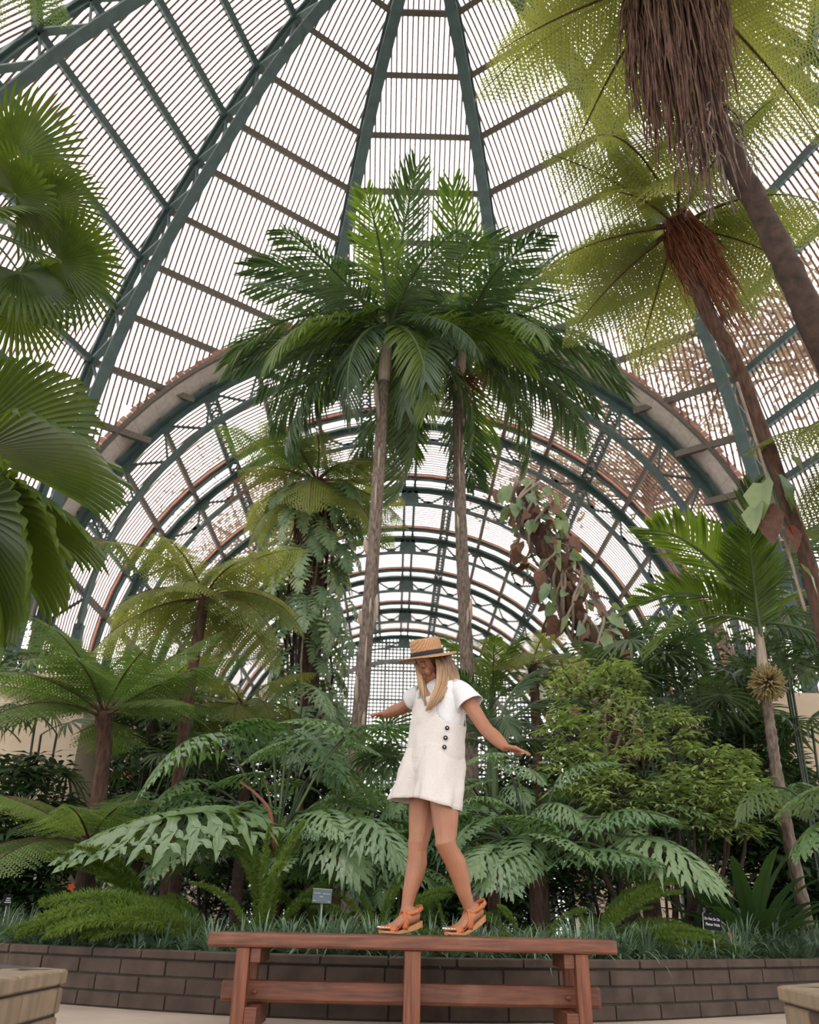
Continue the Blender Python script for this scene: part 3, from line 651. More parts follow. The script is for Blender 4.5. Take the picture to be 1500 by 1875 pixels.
# ------------------------------------------------------------------ palms and tree ferns
def P_(l): return [at(*q) for q in l]
def palm(name,base,tr,crown,label,cat='palm',keys=('palm',),n=14,L=2.6,el=(1.3,-.6),r=(.11,.085),m='bark_p',seed=1,fname='frond',shaft=True,rings=.05,group=None):
    o=Vector((base.x,base.y,SOIL)); t=thing(name,o,label,cat,group); tp=rel([base]+tr,o); tp[0].z=-.05
    trunk(t,tp,r[0],r[1],M[m],seed,rings=rings)
    c=Vector(crown)-o
    if shaft:
        mb=MB(); mb.tube(spline([tp[-1],tp[-1].lerp(c,.5),c],6),[r[1]*q for q in(1.05,1.25,1.2,1.1,1.0,.8,.5)],10); mb.obj('crownshaft',M['sheath'],t)
    k=len(keys)
    for i,key in enumerate(keys): fronds(t,key,max(2,n//k),L,el[0]-.1*i,el[1],fname,seed+i*7,az0=seed+i*1.1,base=c,up=.25)
    return t,o,c
b1=[at(652,1400,11),at(668,1200,11),at(688,950,11),at(703,700,11)]
pt1,o1,c1=palm('palm_tree',Vector((at(650,1460,11).x,11,SOIL)),b1,at(712,600,11),'tall slender palm left of the woman, its trunk peeling with grey sheaths',keys=('palm','palm','palmY'),n=21,L=2.75,seed=3)
b2=[at(862,1400,11.6),at(852,1150,11.6),at(842,900,11.6),at(838,720,11.6)]
pt2,o2,c2=palm('palm_tree',Vector((at(864,1480,11.6).x,11.6,SOIL)),b2,at(848,630,11.6),'tall slender palm directly behind the woman with a brown flower skirt under its crown',keys=('palm','palmY','palm'),n=21,L=2.8,seed=8)
for t,o,path,sd in((pt1,o1,b1,1),(pt2,o2,b2,2)):     # peeling sheaths on the trunks
    rnd=random.Random(sd); sp=spline(rel(path,o),40)
    for i in range(11):
        p=sp[rnd.randint(3,38)]; a=rnd.uniform(-2.6,-.4); mb=MB(); d=Vector((math.cos(a),math.sin(a),0)); l=rnd.uniform(.25,.6)
        mb.tube([p+d*.08,p+d*.115+Vector((0,0,l*.4)),p+d*.13+Vector((0,0,l*.8)),p+d*.15+Vector((0,0,l))],[.03,.06,.045,.006],7,ell=.25,up=d); mb.obj('peeling_sheath',M['sheath'],t)
mb=MB(); rnd=random.Random(4)                          # inflorescence under crown of palm 2
for i in range(90):
    a=rnd.uniform(0,2*PI); d=Vector((math.cos(a),math.sin(a),rnd.uniform(-.5,.5))).normalized(); p=c2-Vector((0,0,.85)); q=p+d*rnd.uniform(.25,.6); mb.tube([p,(p+q)/2+Vector((0,0,.05)),q-Vector((0,0,.15))],[.012,.008,.003],4)
mb.obj('flower_stalks',M['rust'],pt2)
for i,(a,el,L) in enumerate(((.05,.35,3.3),(-.5,.1,2.9),(3.3,.3,3.1),(2.9,.0,2.6))):   # long arching side fronds
    t,c=(pt2,c2) if i<2 else (pt1,c1); link('frond',T_['palm'][1 if i%2==0 else 0],t,c,aim((math.cos(a)*math.cos(el),math.sin(a)*math.cos(el),math.sin(el))),L)
for px,py,L,t,c,o in ((770,900,2.9,pt1,c1,o1),(590,760,2.6,pt1,c1,o1),(450,700,2.7,pt1,c1,o1),(470,560,2.7,pt1,c1,o1),(1000,850,2.8,pt2,c2,o2),(1060,700,2.9,pt2,c2,o2),(780,760,2.3,pt2,c2,o2),(930,560,2.4,pt2,c2,o2)):
    w=at(px,py,o.y+.4)-o; d=(w-c); d.z+=.55*d.length; link('frond',T_['palm'][px%3],t,c-Vector((0,0,.15)),aim(d.normalized(),.1),L)
def treefern(base,tr,crown,label,key,n,L,el,r,seed,name='tree_fern',cat='fern',dead=0,extra=None,m='bark'):
    o=Vector((base.x,base.y,SOIL)); t=thing(name,o,label,cat); tp=rel([base]+tr+[crown],o); tp[0].z=-.05
    trunk(t,tp,r[0],r[1],M[m],seed,rough=.1); c=Vector(crown)-o
    for i in range(n):
        rnd=random.Random(seed*100+i); f=i/(n-1); az=seed+i*2.39996; e=el[0]+(el[1]-el[0])*f+rnd.uniform(-.1,.1); d=Vector((math.cos(az)*math.cos(e),math.sin(az)*math.cos(e),math.sin(e)))
        k=key if not isinstance(key,(list,tuple)) else key[i%len(key)]
        link('frond',rnd.choice(T_[k]),t,c+Vector((0,0,-.06*f)),aim(d,rnd.uniform(-.2,.2)),L*rnd.uniform(.85,1.08))
    for i in range(dead):
        rnd=random.Random(seed*77+i); az=i*2.4; e=rnd.uniform(-1.3,-.7); d=Vector((math.cos(az)*math.cos(e),math.sin(az)*math.cos(e),math.sin(e)))
        link('dead_frond',rnd.choice(T_['fernD']),t,c+Vector((0,0,-.1)),aim(d,rnd.uniform(-.5,.5)),L*rnd.uniform(.45,.75))
    return t,o,c
def bs(px,Y): return Vector((at(px,1500,Y).x,Y,SOIL))
treefern(bs(325,10),P_([(332,1380,10),(352,1230,10)]),at(375,1090,10),'yellow green tree fern with slim trunk, left of the climber covered one','fernY',17,1.62,(.95,-.1),(.075,.068),1)
treefern(bs(187,8.5),P_([(188,1400,8.5)]),at(190,1305,8.5),'tree fern with a stout fibrous trunk in front of the tan pylon at left','fernG',15,1.5,(1.05,.25),(.065,.085),2)
treefern(bs(150,7.4),P_([(160,1590,7.4)]),at(165,1535,7.4),'low dark stemmed fern spreading flat fronds over the left end of the bed','fernG',12,1.15,(.75,.15),(.07,.06),3,m='bark_d')
tf4,o4,c4=treefern(bs(570,13),P_([(565,1250,13),(575,1000,13)]),at(580,880,13),'tall tree fern whose trunk is wrapped in split-leaf climbers',('fernY','fernY','fernG'),20,2.0,(1.1,-.35),(.19,.17),4,dead=4)
treefern(bs(985,12.5),P_([(982,1330,12.5)]),at(975,1215,12.5),'small distant tree fern behind the outstretched hand at right',('fernY',),12,1.15,(.9,.1),(.09,.07),5)
treefern(bs(270,12.6),P_([(272,1400,12.6)]),at(285,1270,12.6),'dark trunked tree fern half hidden behind the wide crowned one','fernG',12,1.5,(.9,.1),(.10,.09),6,m='bark_d')
treefern(bs(450,12),P_([(450,1400,12)]),at(445,1290,12),'small yellow tree fern behind the lobed-leaf plants, left of centre','fernY',12,1.2,(.9,.0),(.08,.07),16,m='bark_d')
# the two leaning tree ferns at upper right
tf6,o6,c6=treefern(Vector((3.9,5.6,SOIL)),P_([(1640,980,5.2),(1500,620,4.8),(1400,400,4.7),(1320,240,4.6)]),at(1235,-50,4.6),'leaning tree fern hanging highest at upper right with a shaggy dark brown skirt',('fernN',),17,2.2,(.7,-.25),(.105,.095),7,m='bark_d')
tf7,o7,c7=treefern(Vector((3.45,6.4,SOIL)),P_([(1500,1120,6.3),(1445,930,6.3),(1350,670,6.2),(1290,560,6.2)]),at(1240,410,6.2),'leaning tree fern with a thin curved trunk and rust coloured skirt at right',('fernN','fernY'),17,1.75,(.75,-.15),(.06,.07),8,dead=0)
def skirt(t,c,rad,length,m,seed,n,w,name='hanging_skirt',lab=None,cone=1.0,lean=Vector((0,0,0))):
    rnd=random.Random(seed); mb=MB()
    for i in range(n):
        a=rnd.uniform(0,2*PI); r=rad*rnd.random()**.5; l=length*rnd.uniform(.35,1)*(1-.45*r/rad); p=c+Vector((math.cos(a)*r*.55,math.sin(a)*r*.55,rnd.uniform(-.15,.1))); pts=[p]
        for k in range(6):
            p=p+Vector((rnd.gauss(0,.018)+math.cos(a)*r*.12*cone*(1-k/5),rnd.gauss(0,.018)+math.sin(a)*r*.12*cone*(1-k/5),-l/6))+lean*l/6; pts.append(p)
        mb.tube(pts,[w*rnd.uniform(.5,1.3)*(1-.12*k) for k in range(7)],4,ell=.5)
    o=tag(mb.obj(name,m,t),kind='stuff')
    if lab:o['label']=lab
skirt(tf6,c6+Vector((-.08,0,.0)),.50,3.3,M['fibre'],1,640,.016,lab='shaggy dark brown skirt of dead fronds',lean=Vector((-.03,0,0)))
skirt(tf6,c6+Vector((.02,0,-2.0)),.28,1.5,M['bark_p'],2,60,.012,'grey_fibre_tails')
skirt(tf7,c7+Vector((.02,0,0)),.27,1.9,M['rust'],3,380,.010,lab='rust coloured hanging fronds',lean=Vector((.27,0,0)))
treefern(Vector((4.2,6.8,SOIL)),P_([(1640,1000,6)]),at(1620,790,5.8),'pale green fern reaching in at the right edge of the photo','fernY',9,1.35,(.5,-.2),(.08,.08),9)
treefern(Vector((-4.2,4.4,SOIL)),P_([(-200,500,4.2)]),at(-60,-160,4.2),'fern whose frond tips hang in at the upper left corner','fernG',8,1.15,(.3,-.5),(.08,.08),10)
tm=MB(); add_leaf(tm,Vector((0,0,0)),Vector((1,0,0)),Vector((0,0,1)),1,'heart'); hm=tm.mesh('climber_leaf',M['monst']); hd=tm.mesh('climber_leaf',M['dry']); hr=tm.mesh('climber_leaf',M['redleaf'])
for i,(px,py,L,me,dx) in enumerate(((1395,905,.38,hm,-.5),(1425,890,.36,hm,.3),(1385,945,.30,hm,-.6),(1440,935,.26,hm,.6),(1402,950,.34,hd,-.1),(1445,985,.24,hd,.1),(1450,860,.22,hm,.7),(1450,985,.13,hr,.2),(1470,1060,.26,hm,.5))):
    link('climber_leaf',me,tf7,at(px,py-20,6.1)-o7,aim((dx,-.35,-1)),L)
mb=MB(); mb.tube(spline(rel(P_([(1475,1120,6.2),(1430,960,6.2),(1395,840,6.15),(1350,700,6.1)]),o7),30),[.014]*31,5); mb.obj('climbing_stem',M['vine'],tf7)
# climbers on the tall tree fern
def climb(t,path,rad,n,key,L,seed,stems=10,band=None,name='climbing_leaf',front=True):
    rnd=random.Random(seed); sp=spline(path,30)
    for k in range(stems):
        a=rnd.uniform(0,2*PI); pts=[]
        for i in range(0,31,3): pts.append(sp[i]+Vector((math.cos(a+i*.05)*rad*rnd.uniform(.45,.75),math.sin(a+i*.05)*rad*rnd.uniform(.45,.75),0)))
        mb=MB(); mb.tube(pts,[.02]*len(pts),5); mb.obj('climbing_stem',M['vine'] if k%3==0 else M['bark_d'],t)
    for i in range(n):
        p=sp[rnd.randint(0,30)]; a=rnd.uniform(-PI,0) if rnd.random()<.8 else rnd.uniform(0,PI); d=Vector((math.cos(a),math.sin(a),-1.5+rnd.uniform(-.5,.6))); q=p+Vector((math.cos(a)*rad*.85,math.sin(a)*rad*.85,.1))
        link(name,rnd.choice(T_[key]),t,q,aim(d,rnd.uniform(-.6,.6)),L*rnd.uniform(.6,1.2))
climb(tf4,rel(P_([(575,1400,12.9),(572,1300,13),(560,1180,13),(572,1050,13),(580,930,13)]),o4),  .55,92,'monst',.58,5,stems=12)
climb(tf4,rel(P_([(572,1180,12.9),(565,1080,12.9),(575,980,12.9),(580,910,12.9)]),o4),.8,55,'monst',.5,15,stems=2,name='split_leaf')
for az in (2.9,3.25): link('browned_frond',T_['fernD'][0],tf4,c4,aim((math.cos(az)*.9,math.sin(az)*.9-.1,.45)),1.9)['label']='rusty brown drying frond'
skirt(tf4,c4+Vector((0,0,-.5)),.45,3.0,M['fibre'],12,70,.018,'hanging_roots')
# vine-draped trunk at right of centre
o=bs(1120,10.5); t=thing('vine_covered_trunk',o,'leaning dead trunk smothered in dry brown leaves and heart-leaf vines','trunk')
vp=rel(P_([(1140,1400,10.5),(1105,1230,10.5),(1040,1090,10.5),(985,980,10.5),(958,895,10.5)]),o)
trunk(t,vp,.16,.10,M['bark'],5,rough=.15); sp=spline(vp,60); rnd=random.Random(9)
for k in range(9):
    mb=MB(); ph=rnd.uniform(0,6); pts=[sp[i]+Vector((math.cos(ph+i*.22)*.22+rnd.gauss(0,.05),math.sin(ph+i*.22)*.22-.05,rnd.gauss(0,.05))) for i in range(0,61,4)]; mb.tube(spline(pts,40),[.02]*41,5); mb.obj('vine_stem',M['vine'],t)
hl=[]
for kind,mm,n,nm in(('heart','monst',100,'heart_leaf'),('heart','dry',100,'dry_leaf')):
    tm=MB(); add_leaf(tm,Vector((0,0,0)),Vector((1,0,0)),Vector((0,0,1)),1,'heart'); me=tm.mesh(nm,M[mm])
    for i in range(n):
        p=sp[rnd.randint(6,60)]; a=rnd.uniform(-PI,0) if rnd.random()<.8 else rnd.uniform(0,PI); d=Vector((math.cos(a)*.6,math.sin(a)*.6,-1+rnd.uniform(-.3,.5))); q=p+Vector((math.cos(a),math.sin(a),0))*rnd.uniform(.1,.50)+Vector((0,0,rnd.uniform(-.2,.2)))
        link(nm,me,t,q,aim(d+rvec(rnd)*.7,rnd.uniform(-1.5,1.5)),rnd.uniform(.14,.28) if mm=='monst' else rnd.uniform(.12,.30))
# left fan palms
def fanpalm(name,o,c,label,leaves,key,R,m='bark',fname='fan_leaf'):
    t=thing(name,o,label,'palm'); trunk(t,[(0,0,-.05),(Vector(c)-o)*.6,Vector(c)-o],.12,.10,M[m],3)
    for i,(d,r,roll,off) in enumerate(leaves):
        link(fname,T_[key][i%len(T_[key])],t,Vector(c)-o+Vector(off),aim(d,roll),R*r)
    return t
rnd=random.Random(5); o=Vector((-3.15,4.3,0)); c=at(-40,420,4.3)
fanpalm('fan_palm',Vector((c.x,c.y,0)),c,'fan palm high at the left edge with spiky split leaves',[((math.cos(a)*math.cos(e),math.sin(a)*math.cos(e),math.sin(e)),rnd.uniform(.85,1.1),rnd.uniform(-.9,.9),(0,0,0)) for a,e in [(i*2.4-.9,1.15-1.9*i/17) for i in range(18)]],'fan',.50)
c=at(-150,950,3.9)
def dirpx(a,b,Y1,Y2): return at(b[0],b[1],Y2)-at(a[0],a[1],Y1)
lv=[]
for (hub,tip,r,roll) in (((-120,800),(70,700),.85,.3),((-110,830),(185,815),1.05,.15),((-120,900),(170,945),1.0,.1),((-130,930),(185,1050),1.1,.55),((-130,950),(110,1130),1.1,.8),((-120,960),(60,1200),1.05,.5)):
    d=dirpx(hub,tip,3.9,3.8).normalized(); lv.append((d+Vector((0,0,.22)),r,-roll,at(hub[0]+70,hub[1],3.9)-c-d*.45*r))
fanpalm('fan_palm',Vector((c.x,c.y,0)),c,'fan palm at left with broad pleated leaves reaching into view, below the spiky one',lv,'fanL',.86,fname='pleated_leaf')
# right pinnate palm with seed ball
o=bs(1440,8); t,oo,cc=palm('ringed_palm',bs(1446,8),P_([(1432,1470,8),(1412,1340,8),(1400,1250,8)]),at(1388,1140,8),'young palm with a pale ringed trunk and arching feather fronds at right',keys=('palmW',),n=2,L=1.5,el=(1.3,1.2),r=(.055,.045),m='bark_p',seed=2,rings=.16)
for px,py,L,k in((1165,1060,1.5,'palmW'),(1225,940,1.75,'palmW'),(1330,900,1.6,'palm'),(1470,930,1.7,'palm'),(1560,1060,1.5,'palmW'),(1190,1150,1.4,'palmW'),(1500,1200,1.3,'palm'),(1430,870,1.6,'palm')):
    d=dirpx((1388,1130),(px,py-60),8,7.6+.1*(px%7)); link('frond',T_[k][px%2],t,cc,aim(d.normalized(),.2),L)
mb=MB(); rnd=random.Random(6); q=at(1405,1250,7.8)-oo
for i in range(420): d=rvec(rnd); mb.tube([q+d*.05,q+d*rnd.uniform(.13,.20)],[.004,.008],4)
mb.obj('seed_cluster',M['seed'],t)
# lady palms
def ladyclump(o,cs_,label,n,R,seed,key='lady',name='lady_palm'):
    rnd=random.Random(seed); t=thing(name,o,label,'palm')
    for i in range(n):
        px,py,Y=cs_[i%len(cs_)]; c=at(px+rnd.uniform(-45,45),py+rnd.uniform(-40,40),Y+rnd.uniform(-.3,.3))-o
        if i<len(cs_)*2: mb=MB(); mb.tube(spline([(c.x*.3,c.y*.3,-.02),(c.x*.8,c.y*.8,c.z*.6),c],6),[.014]*7,5); mb.obj('cane',M['stem_dk'],t)
        a=rnd.uniform(-PI,.2); e=rnd.uniform(-.2,.9); d=Vector((math.cos(a)*math.cos(e),math.sin(a)*math.cos(e),math.sin(e))); link('fan_leaf',rnd.choice(T_[key]),t,c,aim(d,rnd.uniform(-.5,.5)),R*rnd.uniform(.8,1.15))
ladyclump(bs(1250,9.2),[(1200,1200,9),(1270,1200,9),(1180,1260,9),(1250,1270,9.2),(1320,1250,9),(1340,1310,9),(1240,1320,9)],'dense clump of dark lady palms behind the pale leafed shrub',46,.40,1)
ladyclump(bs(730,8.6),[(735,1385,8.6),(700,1400,8.6)],'small fan leafed palm between the peeling trunk and the woman',8,.34,2)
ladyclump(bs(1470,8.6),[(1470,1230,8.6),(1490,1330,8.6),(1460,1180,8.6)],'lady palm against the right edge of the photo, beside the ringed palm',14,.38,3)
ladyclump(bs(90,9.6),[(95,1310,9.6),(60,1380,9.6),(20,1250,9.6),(330,1340,11)],'dark fan leafed palm in the shade at far left, in front of the pylon',22,.36,4)
ladyclump(bs(230,11.5),[(300,1400,11.5),(240,1380,11.5),(380,1400,11.5),(420,1330,11.5)],'shaded fan leafed palm between the left tree fern trunks',20,.42,5)
def feather(o,c,label,n,L,el,seed,key='areca'):
    t=thing('feather_palm',o,label,'palm'); mb=MB(); q=Vector(c)-o; mb.tube(spline([(0,0,-.03),q*.5,q],6),[.04]*7,7); mb.obj('trunk',M['stem'],t)
    fronds(t,key,n,L,el[0],el[1],'frond',seed,base=q); return t
feather(bs(905,9.5),at(905,1370,9.5),'feather palm rising directly behind the outstretched right-hand arm',10,1.35,(1.3,.3),3,'palm')
feather(bs(880,12.4),at(900,1290,12.4),'bright feather palm behind the second slim trunk, at hat height',7,1.25,(1.4,.8),4,'palmY')
feather(bs(560,14),at(545,1370,14),'pale feather palm in front of the lattice, left of the peeling trunk',8,1.1,(1.3,.3),7,'palmY')
# ------------------------------------------------------------------ lobed-leaf plants (foreground bed)
def philo(base,crown,leaves,label,seed,extra=0,name='lobed_leaf_plant',R=.42,rad=.55):
    o=Vector((base.x,base.y,SOIL)); t=thing(name,o,label,'plant'); c=Vector(crown)-o; rnd=random.Random(seed)
    mb=MB(); mb.tube([(0,0,-.03),c*.6+Vector((0,0,.0)),c],[.06,.055,.05],9); mb.obj('stem',M['bark'],t)
    L=[(at(*a),at(*b),r) for a,b,r in leaves]
    for k in range(extra):
        a=rnd.uniform(0,2*PI); h=rnd.uniform(.05,.55); rr=rad*rnd.uniform(.4,1); p=Vector((o.x+math.cos(a)*rr,o.y+math.sin(a)*rr*.8+.1,crown.z+h-.12)); d=Vector((math.cos(a),math.sin(a),-.55+rnd.uniform(-.3,.5))).normalized(); L.append((p,p+d*R*rnd.uniform(.7,1.1),rnd.uniform(-.5,.5)))
    for i,(p,q,r) in enumerate(L):
        p=p-o; q=q-o; d=q-p; l=d.length; mid=c.lerp(p,.55)+Vector((0,0,.12*l+.05)); mb=MB(); mb.tube(spline([c,mid,p+d*.02],10),[.014-.0007*j for j in range(11)],6)
        lf=link('leaf',T_['philo'][i%3],t,p,aim(d+Vector((0,0,.35*l)),r),l*1.12); pt=mb.obj('petiole',M['stem_dk'] if i%3 else M['stem'],t)
    return t
A=[((430,1480,6.5),(175,1600,6.1),-.3),((400,1505,6.6),(295,1590,6.2),.2),((390,1345,7.0),(275,1415,6.7),.2),((645,1338,6.9),(740,1352,6.6),.1),((640,1340,6.95),(540,1322,6.8),-.2),((640,1495,6.4),(722,1562,6.1),.35),((525,1362,6.8),(462,1402,6.5),.3),((550,1335,7.2),(600,1420,7),.6),
((430,1335,7.2),(520,1330,7.1),-.3),((480,1420,6.9),(400,1450,6.7),.2),((585,1400,7.2),(640,1440,6.9),-.3),((360,1430,7.1),(280,1470,6.8),.3),((500,1360,7.4),(450,1330,7.3),0),((610,1360,7.3),(680,1380,7.2),.2)]
pA=philo(Vector((at(505,1600,6.9).x,6.9,0)),at(505,1560,6.9),A,'sprawling plant with big deeply lobed glossy leaves left of the woman',1,18,R=.5,rad=.8)
mb=MB(); mb.tube(spline([at(503,1560,6.5)-pA.location,at(495,1490,6.45)-pA.location,at(470,1455,6.45)-pA.location,at(440,1432,6.5)-pA.location],16),[.017-.0006*i for i in range(17)],7); rp_=mb.obj('petiole',M['rust'],pA); rp_['label']='rusty red leaf stalk'
B=[((940,1400,7.0),(985,1440,6.8),.1),((1030,1415,7),(1125,1400,6.9),.2),((1020,1525,6.6),(930,1490,6.5),.2),((1010,1530,6.5),(1080,1590,6.2),-.2),((880,1550,6.5),(920,1625,6.2),.4),((1150,1530,6.6),(1285,1600,6.2),.3),((1080,1500,6.8),(1220,1530,6.5),.2),((865,1460,6.9),(930,1480,6.8),0),((960,1560,6.4),(900,1610,6.2),-.3),
((1050,1560,6.5),(1180,1600,6.2),.2),((920,1380,7.2),(860,1400,7.1),0),((1000,1470,6.9),(1060,1500,6.7),.3),((880,1500,6.8),(840,1560,6.5),.3)]
philo(Vector((at(980,1600,6.9).x,6.9,0)),at(980,1580,6.9),B,'dense plant with grey green lobed leaves right of the woman',2,20,R=.48,rad=.75)
Cc=[((690,1480,7.5),(640,1420,7.3),.2),((700,1560,7),(650,1610,6.7),.2),((740,1500,7.4),(790,1540,7.2),.2),((780,1590,6.9),(830,1640,6.7),-.2),((710,1600,6.8),(690,1650,6.6),.2),((800,1450,7.6),(860,1420,7.4),.2)]
philo(Vector((at(745,1600,7.4).x,7.4,0)),at(745,1570,7.4),Cc,'lobed-leaf plant growing directly behind the legs of the woman',3,14,rad=.6)
philo(Vector((at(330,1560,8.4).x,8.4,0)),at(330,1540,8.4),[((300,1480,8.3),(240,1530,8),.2),((250,1450,8.4),(200,1500,8.1),.1)],'shaded lobed-leaf plant behind the big pale leaves at left',4,16,rad=.8)
philo(Vector((at(620,1500,9).x,9.2,0)),at(620,1500,9.2),[((600,1460,9),(560,1500,8.8),.2),((680,1460,9),(730,1480,8.8),.1)],'lobed-leaf plant at the foot of the peeling trunk',5,12,rad=.7,R=.36)
philo(Vector((at(1180,1500,8).x,8.2,0)),at(1180,1500,8.2),[((1140,1430,8),(1090,1460,7.8),.2)],'lobed-leaf plant under the pale leafed shrub',6,12,rad=.7)
philo(Vector((at(900,1500,8.8).x,8.8,0)),at(900,1500,8.8),[((890,1430,8.6),(850,1460,8.4),.2)],'lobed-leaf plant at the foot of the second slim trunk',7,14,rad=.8)
philo(Vector((at(1510,1540,6.9).x,7.0,0)),at(1520,1520,6.9),[((1500,1450,6.7),(1440,1500,6.5),.4),((1520,1500,6.7),(1470,1560,6.5),.2)],'blue green lobed leaves reaching in at the right edge, above the bed',8,5,rad=.4)
philo(Vector((at(590,1420,11.8).x,12.2,0)),at(540,1400,12.2),[((520,1260,12),(480,1320,11.8),.3),((560,1250,12),(600,1300,11.8),.2)],'lobed-leaf plant at the foot of the climber covered fern',9,22,R=.6,rad=1.0)
# pale leafed shrub
def whorl(mb,p,n,L,rnd,kind='heart',up=.3):
    a0=rnd.uniform(0,6.3); ax=rvec(rnd,.1,1)
    for i in range(n):
        a=a0+2*PI*i/n+rnd.uniform(-.3,.3); d=Vector((math.cos(a),math.sin(a),rnd.uniform(-.5,.4))); add_leaf(mb,p+d*L*.25,d,(Vector((0,0,1))+ax*.7).normalized(),L*rnd.uniform(.7,1.15),kind,.18)
def shrub(o,blobs,label,n,L,m,seed,name='shrub',kind='lance',nw=6,stems=True,cat='shrub'):
    rnd=random.Random(seed); t=thing(name,o,label,cat); lb=MB(); sb=MB()
    for (px,py,Y,r) in blobs:
        c=at(px,py,Y)-o
        if stems: sb.tube(spline([(c.x*.25,c.y*.25,-.03),(c.x*.8,c.y*.8,c.z*.5),c],6),[.03,.028,.024,.02,.016,.012,.008],5)
        for i in range(n):
            d=rvec(rnd,-.6,1); 
            if d.y>.5: d.y=-d.y
            p=c+d*r*rnd.uniform(.65,1.05); whorl(lb,p,nw,L,rnd,kind)
            if stems and i%3==0: sb.bar(c,p,.006,.006)
    if stems: sb.obj('branches',M['bark_d'],t)
    tag(lb.obj('foliage',M[m],t),kind='stuff'); return t
shrub(bs(1190,8.2),[(1060,1270,8.4,.33),(1130,1250,8.3,.25),(1140,1340,8.1,.42),(1040,1350,8.2,.3),(1230,1345,8.1,.33),(1060,1420,8,.33),(1180,1430,7.8,.42),(1290,1420,7.9,.33),(1370,1470,7.7,.28),(1270,1480,7.7,.33),(1120,1470,7.8,.3),(1330,1500,7.8,.3),(1340,1400,8,.2)],'large bushy shrub with pale yellow green whorled leaves right of the woman',62,.105,'shrub',1,kind='lance',nw=7)
# dark understory
ui=0
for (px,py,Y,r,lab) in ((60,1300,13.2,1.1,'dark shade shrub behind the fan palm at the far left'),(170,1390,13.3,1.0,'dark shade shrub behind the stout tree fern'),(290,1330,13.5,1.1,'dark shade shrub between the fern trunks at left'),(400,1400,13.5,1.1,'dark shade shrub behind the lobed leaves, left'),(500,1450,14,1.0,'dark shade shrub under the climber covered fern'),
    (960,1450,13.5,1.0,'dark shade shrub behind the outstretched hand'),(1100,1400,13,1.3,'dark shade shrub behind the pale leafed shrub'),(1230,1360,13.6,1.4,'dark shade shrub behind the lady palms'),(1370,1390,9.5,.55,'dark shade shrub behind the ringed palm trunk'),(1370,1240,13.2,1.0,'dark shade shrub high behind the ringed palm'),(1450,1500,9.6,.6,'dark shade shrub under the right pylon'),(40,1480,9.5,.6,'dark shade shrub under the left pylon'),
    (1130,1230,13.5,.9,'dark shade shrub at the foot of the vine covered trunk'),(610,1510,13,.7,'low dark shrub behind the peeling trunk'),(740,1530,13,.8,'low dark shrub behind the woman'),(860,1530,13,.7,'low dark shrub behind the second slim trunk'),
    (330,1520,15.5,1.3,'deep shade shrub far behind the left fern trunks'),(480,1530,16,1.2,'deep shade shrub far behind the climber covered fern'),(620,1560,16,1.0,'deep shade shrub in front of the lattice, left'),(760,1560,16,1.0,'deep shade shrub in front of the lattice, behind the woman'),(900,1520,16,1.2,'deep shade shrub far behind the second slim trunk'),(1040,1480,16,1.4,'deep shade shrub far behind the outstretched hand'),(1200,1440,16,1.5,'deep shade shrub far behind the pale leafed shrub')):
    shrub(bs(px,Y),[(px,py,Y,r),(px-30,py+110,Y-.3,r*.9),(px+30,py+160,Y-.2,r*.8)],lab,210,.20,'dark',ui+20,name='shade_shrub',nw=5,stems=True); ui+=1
# strap leaved nest fern
o=bs(1350,7.5); t=thing('nest_fern',o,'dark nest fern with long upright strap leaves right of the woman','fern'); rnd=random.Random(2)
for i in range(26):
    a=i*2.4; e=1.25-.9*(i/26)+rnd.uniform(-.1,.1); mb=MB(); L=rnd.uniform(.85,1.1); d=Vector((math.cos(a)*math.cos(e),math.sin(a)*math.cos(e),math.sin(e))); q=Vector((0,0,.02)); vs=[];uv=[]; K=12
    sw=d.cross(Vector((0,0,1))).normalized()
    for k in range(K+1):
        f=k/K; w=.062*math.sin(PI*(.08+.9*f))**.7*(1+.06*math.sin(f*25)); nn=sw.cross(d); vs+=[q-sw*w+nn*w*.3,q,q+sw*w+nn*w*.3]; uv+=[(f,0),(f,.5),(f,1)]; q=q+d*L/K; d=(d+Vector((math.cos(a)*.05,math.sin(a)*.05,-.10*f))).normalized()
    mb.add(vs,[g for k in range(K) for g in((k*3,k*3+1,k*3+4,k*3+3),(k*3+1,k*3+2,k*3+5,k*3+4))],uv); mb.obj('strap_leaf',M['bnf'],t)
# foxtail ferns
def foxtail(px,Y,n,L,label,seed,arr=None,el=(.2,1.3),py=1690):
    o=bs(px,Y); t=thing('foxtail_fern',o,label,'fern'); rnd=random.Random(seed)
    for i in range(n):
        if arr: az0,az1=arr; a=rnd.uniform(az0,az1)
        else: a=rnd.uniform(0,2*PI)
        e=rnd.uniform(*el); k=0 if e>.7 else 1
        lk=link('plume',T_['plume'][k if e<1.1 else 2],t,(math.cos(a)*.05,math.sin(a)*.05,0),(rnd.uniform(-.1,.1),-(e-.35)*.35,a),L*1.25*rnd.uniform(.75,1.15))
    return t
foxtail(500,6.3,18,.75,'foxtail fern with tall upright plumes under the red leaf stalk, left of centre',1,el=(.8,1.5))
foxtail(440,6.25,28,.9,'sprawling foxtail fern spreading long plumes to the left above the lilyturf',2,arr=(2.3,3.9),el=(.1,.7))
foxtail(330,6.6,22,.8,'foxtail fern in the middle of the left sprawl, under the big pale leaf',3,arr=(2.2,4.2),el=(.1,.8))
foxtail(700,6.2,16,.55,'foxtail fern behind the left foot of the walking woman',4,el=(.4,1.3))
foxtail(590,6.75,12,.55,'foxtail fern behind the slate blue sign',5,el=(.3,1.1))
foxtail(820,6.6,12,.42,'foxtail fern between the two legs of the woman',6,el=(.3,1.2))
foxtail(960,6.25,16,.5,'foxtail fern just right of the raised heel',7,el=(.2,1.0))
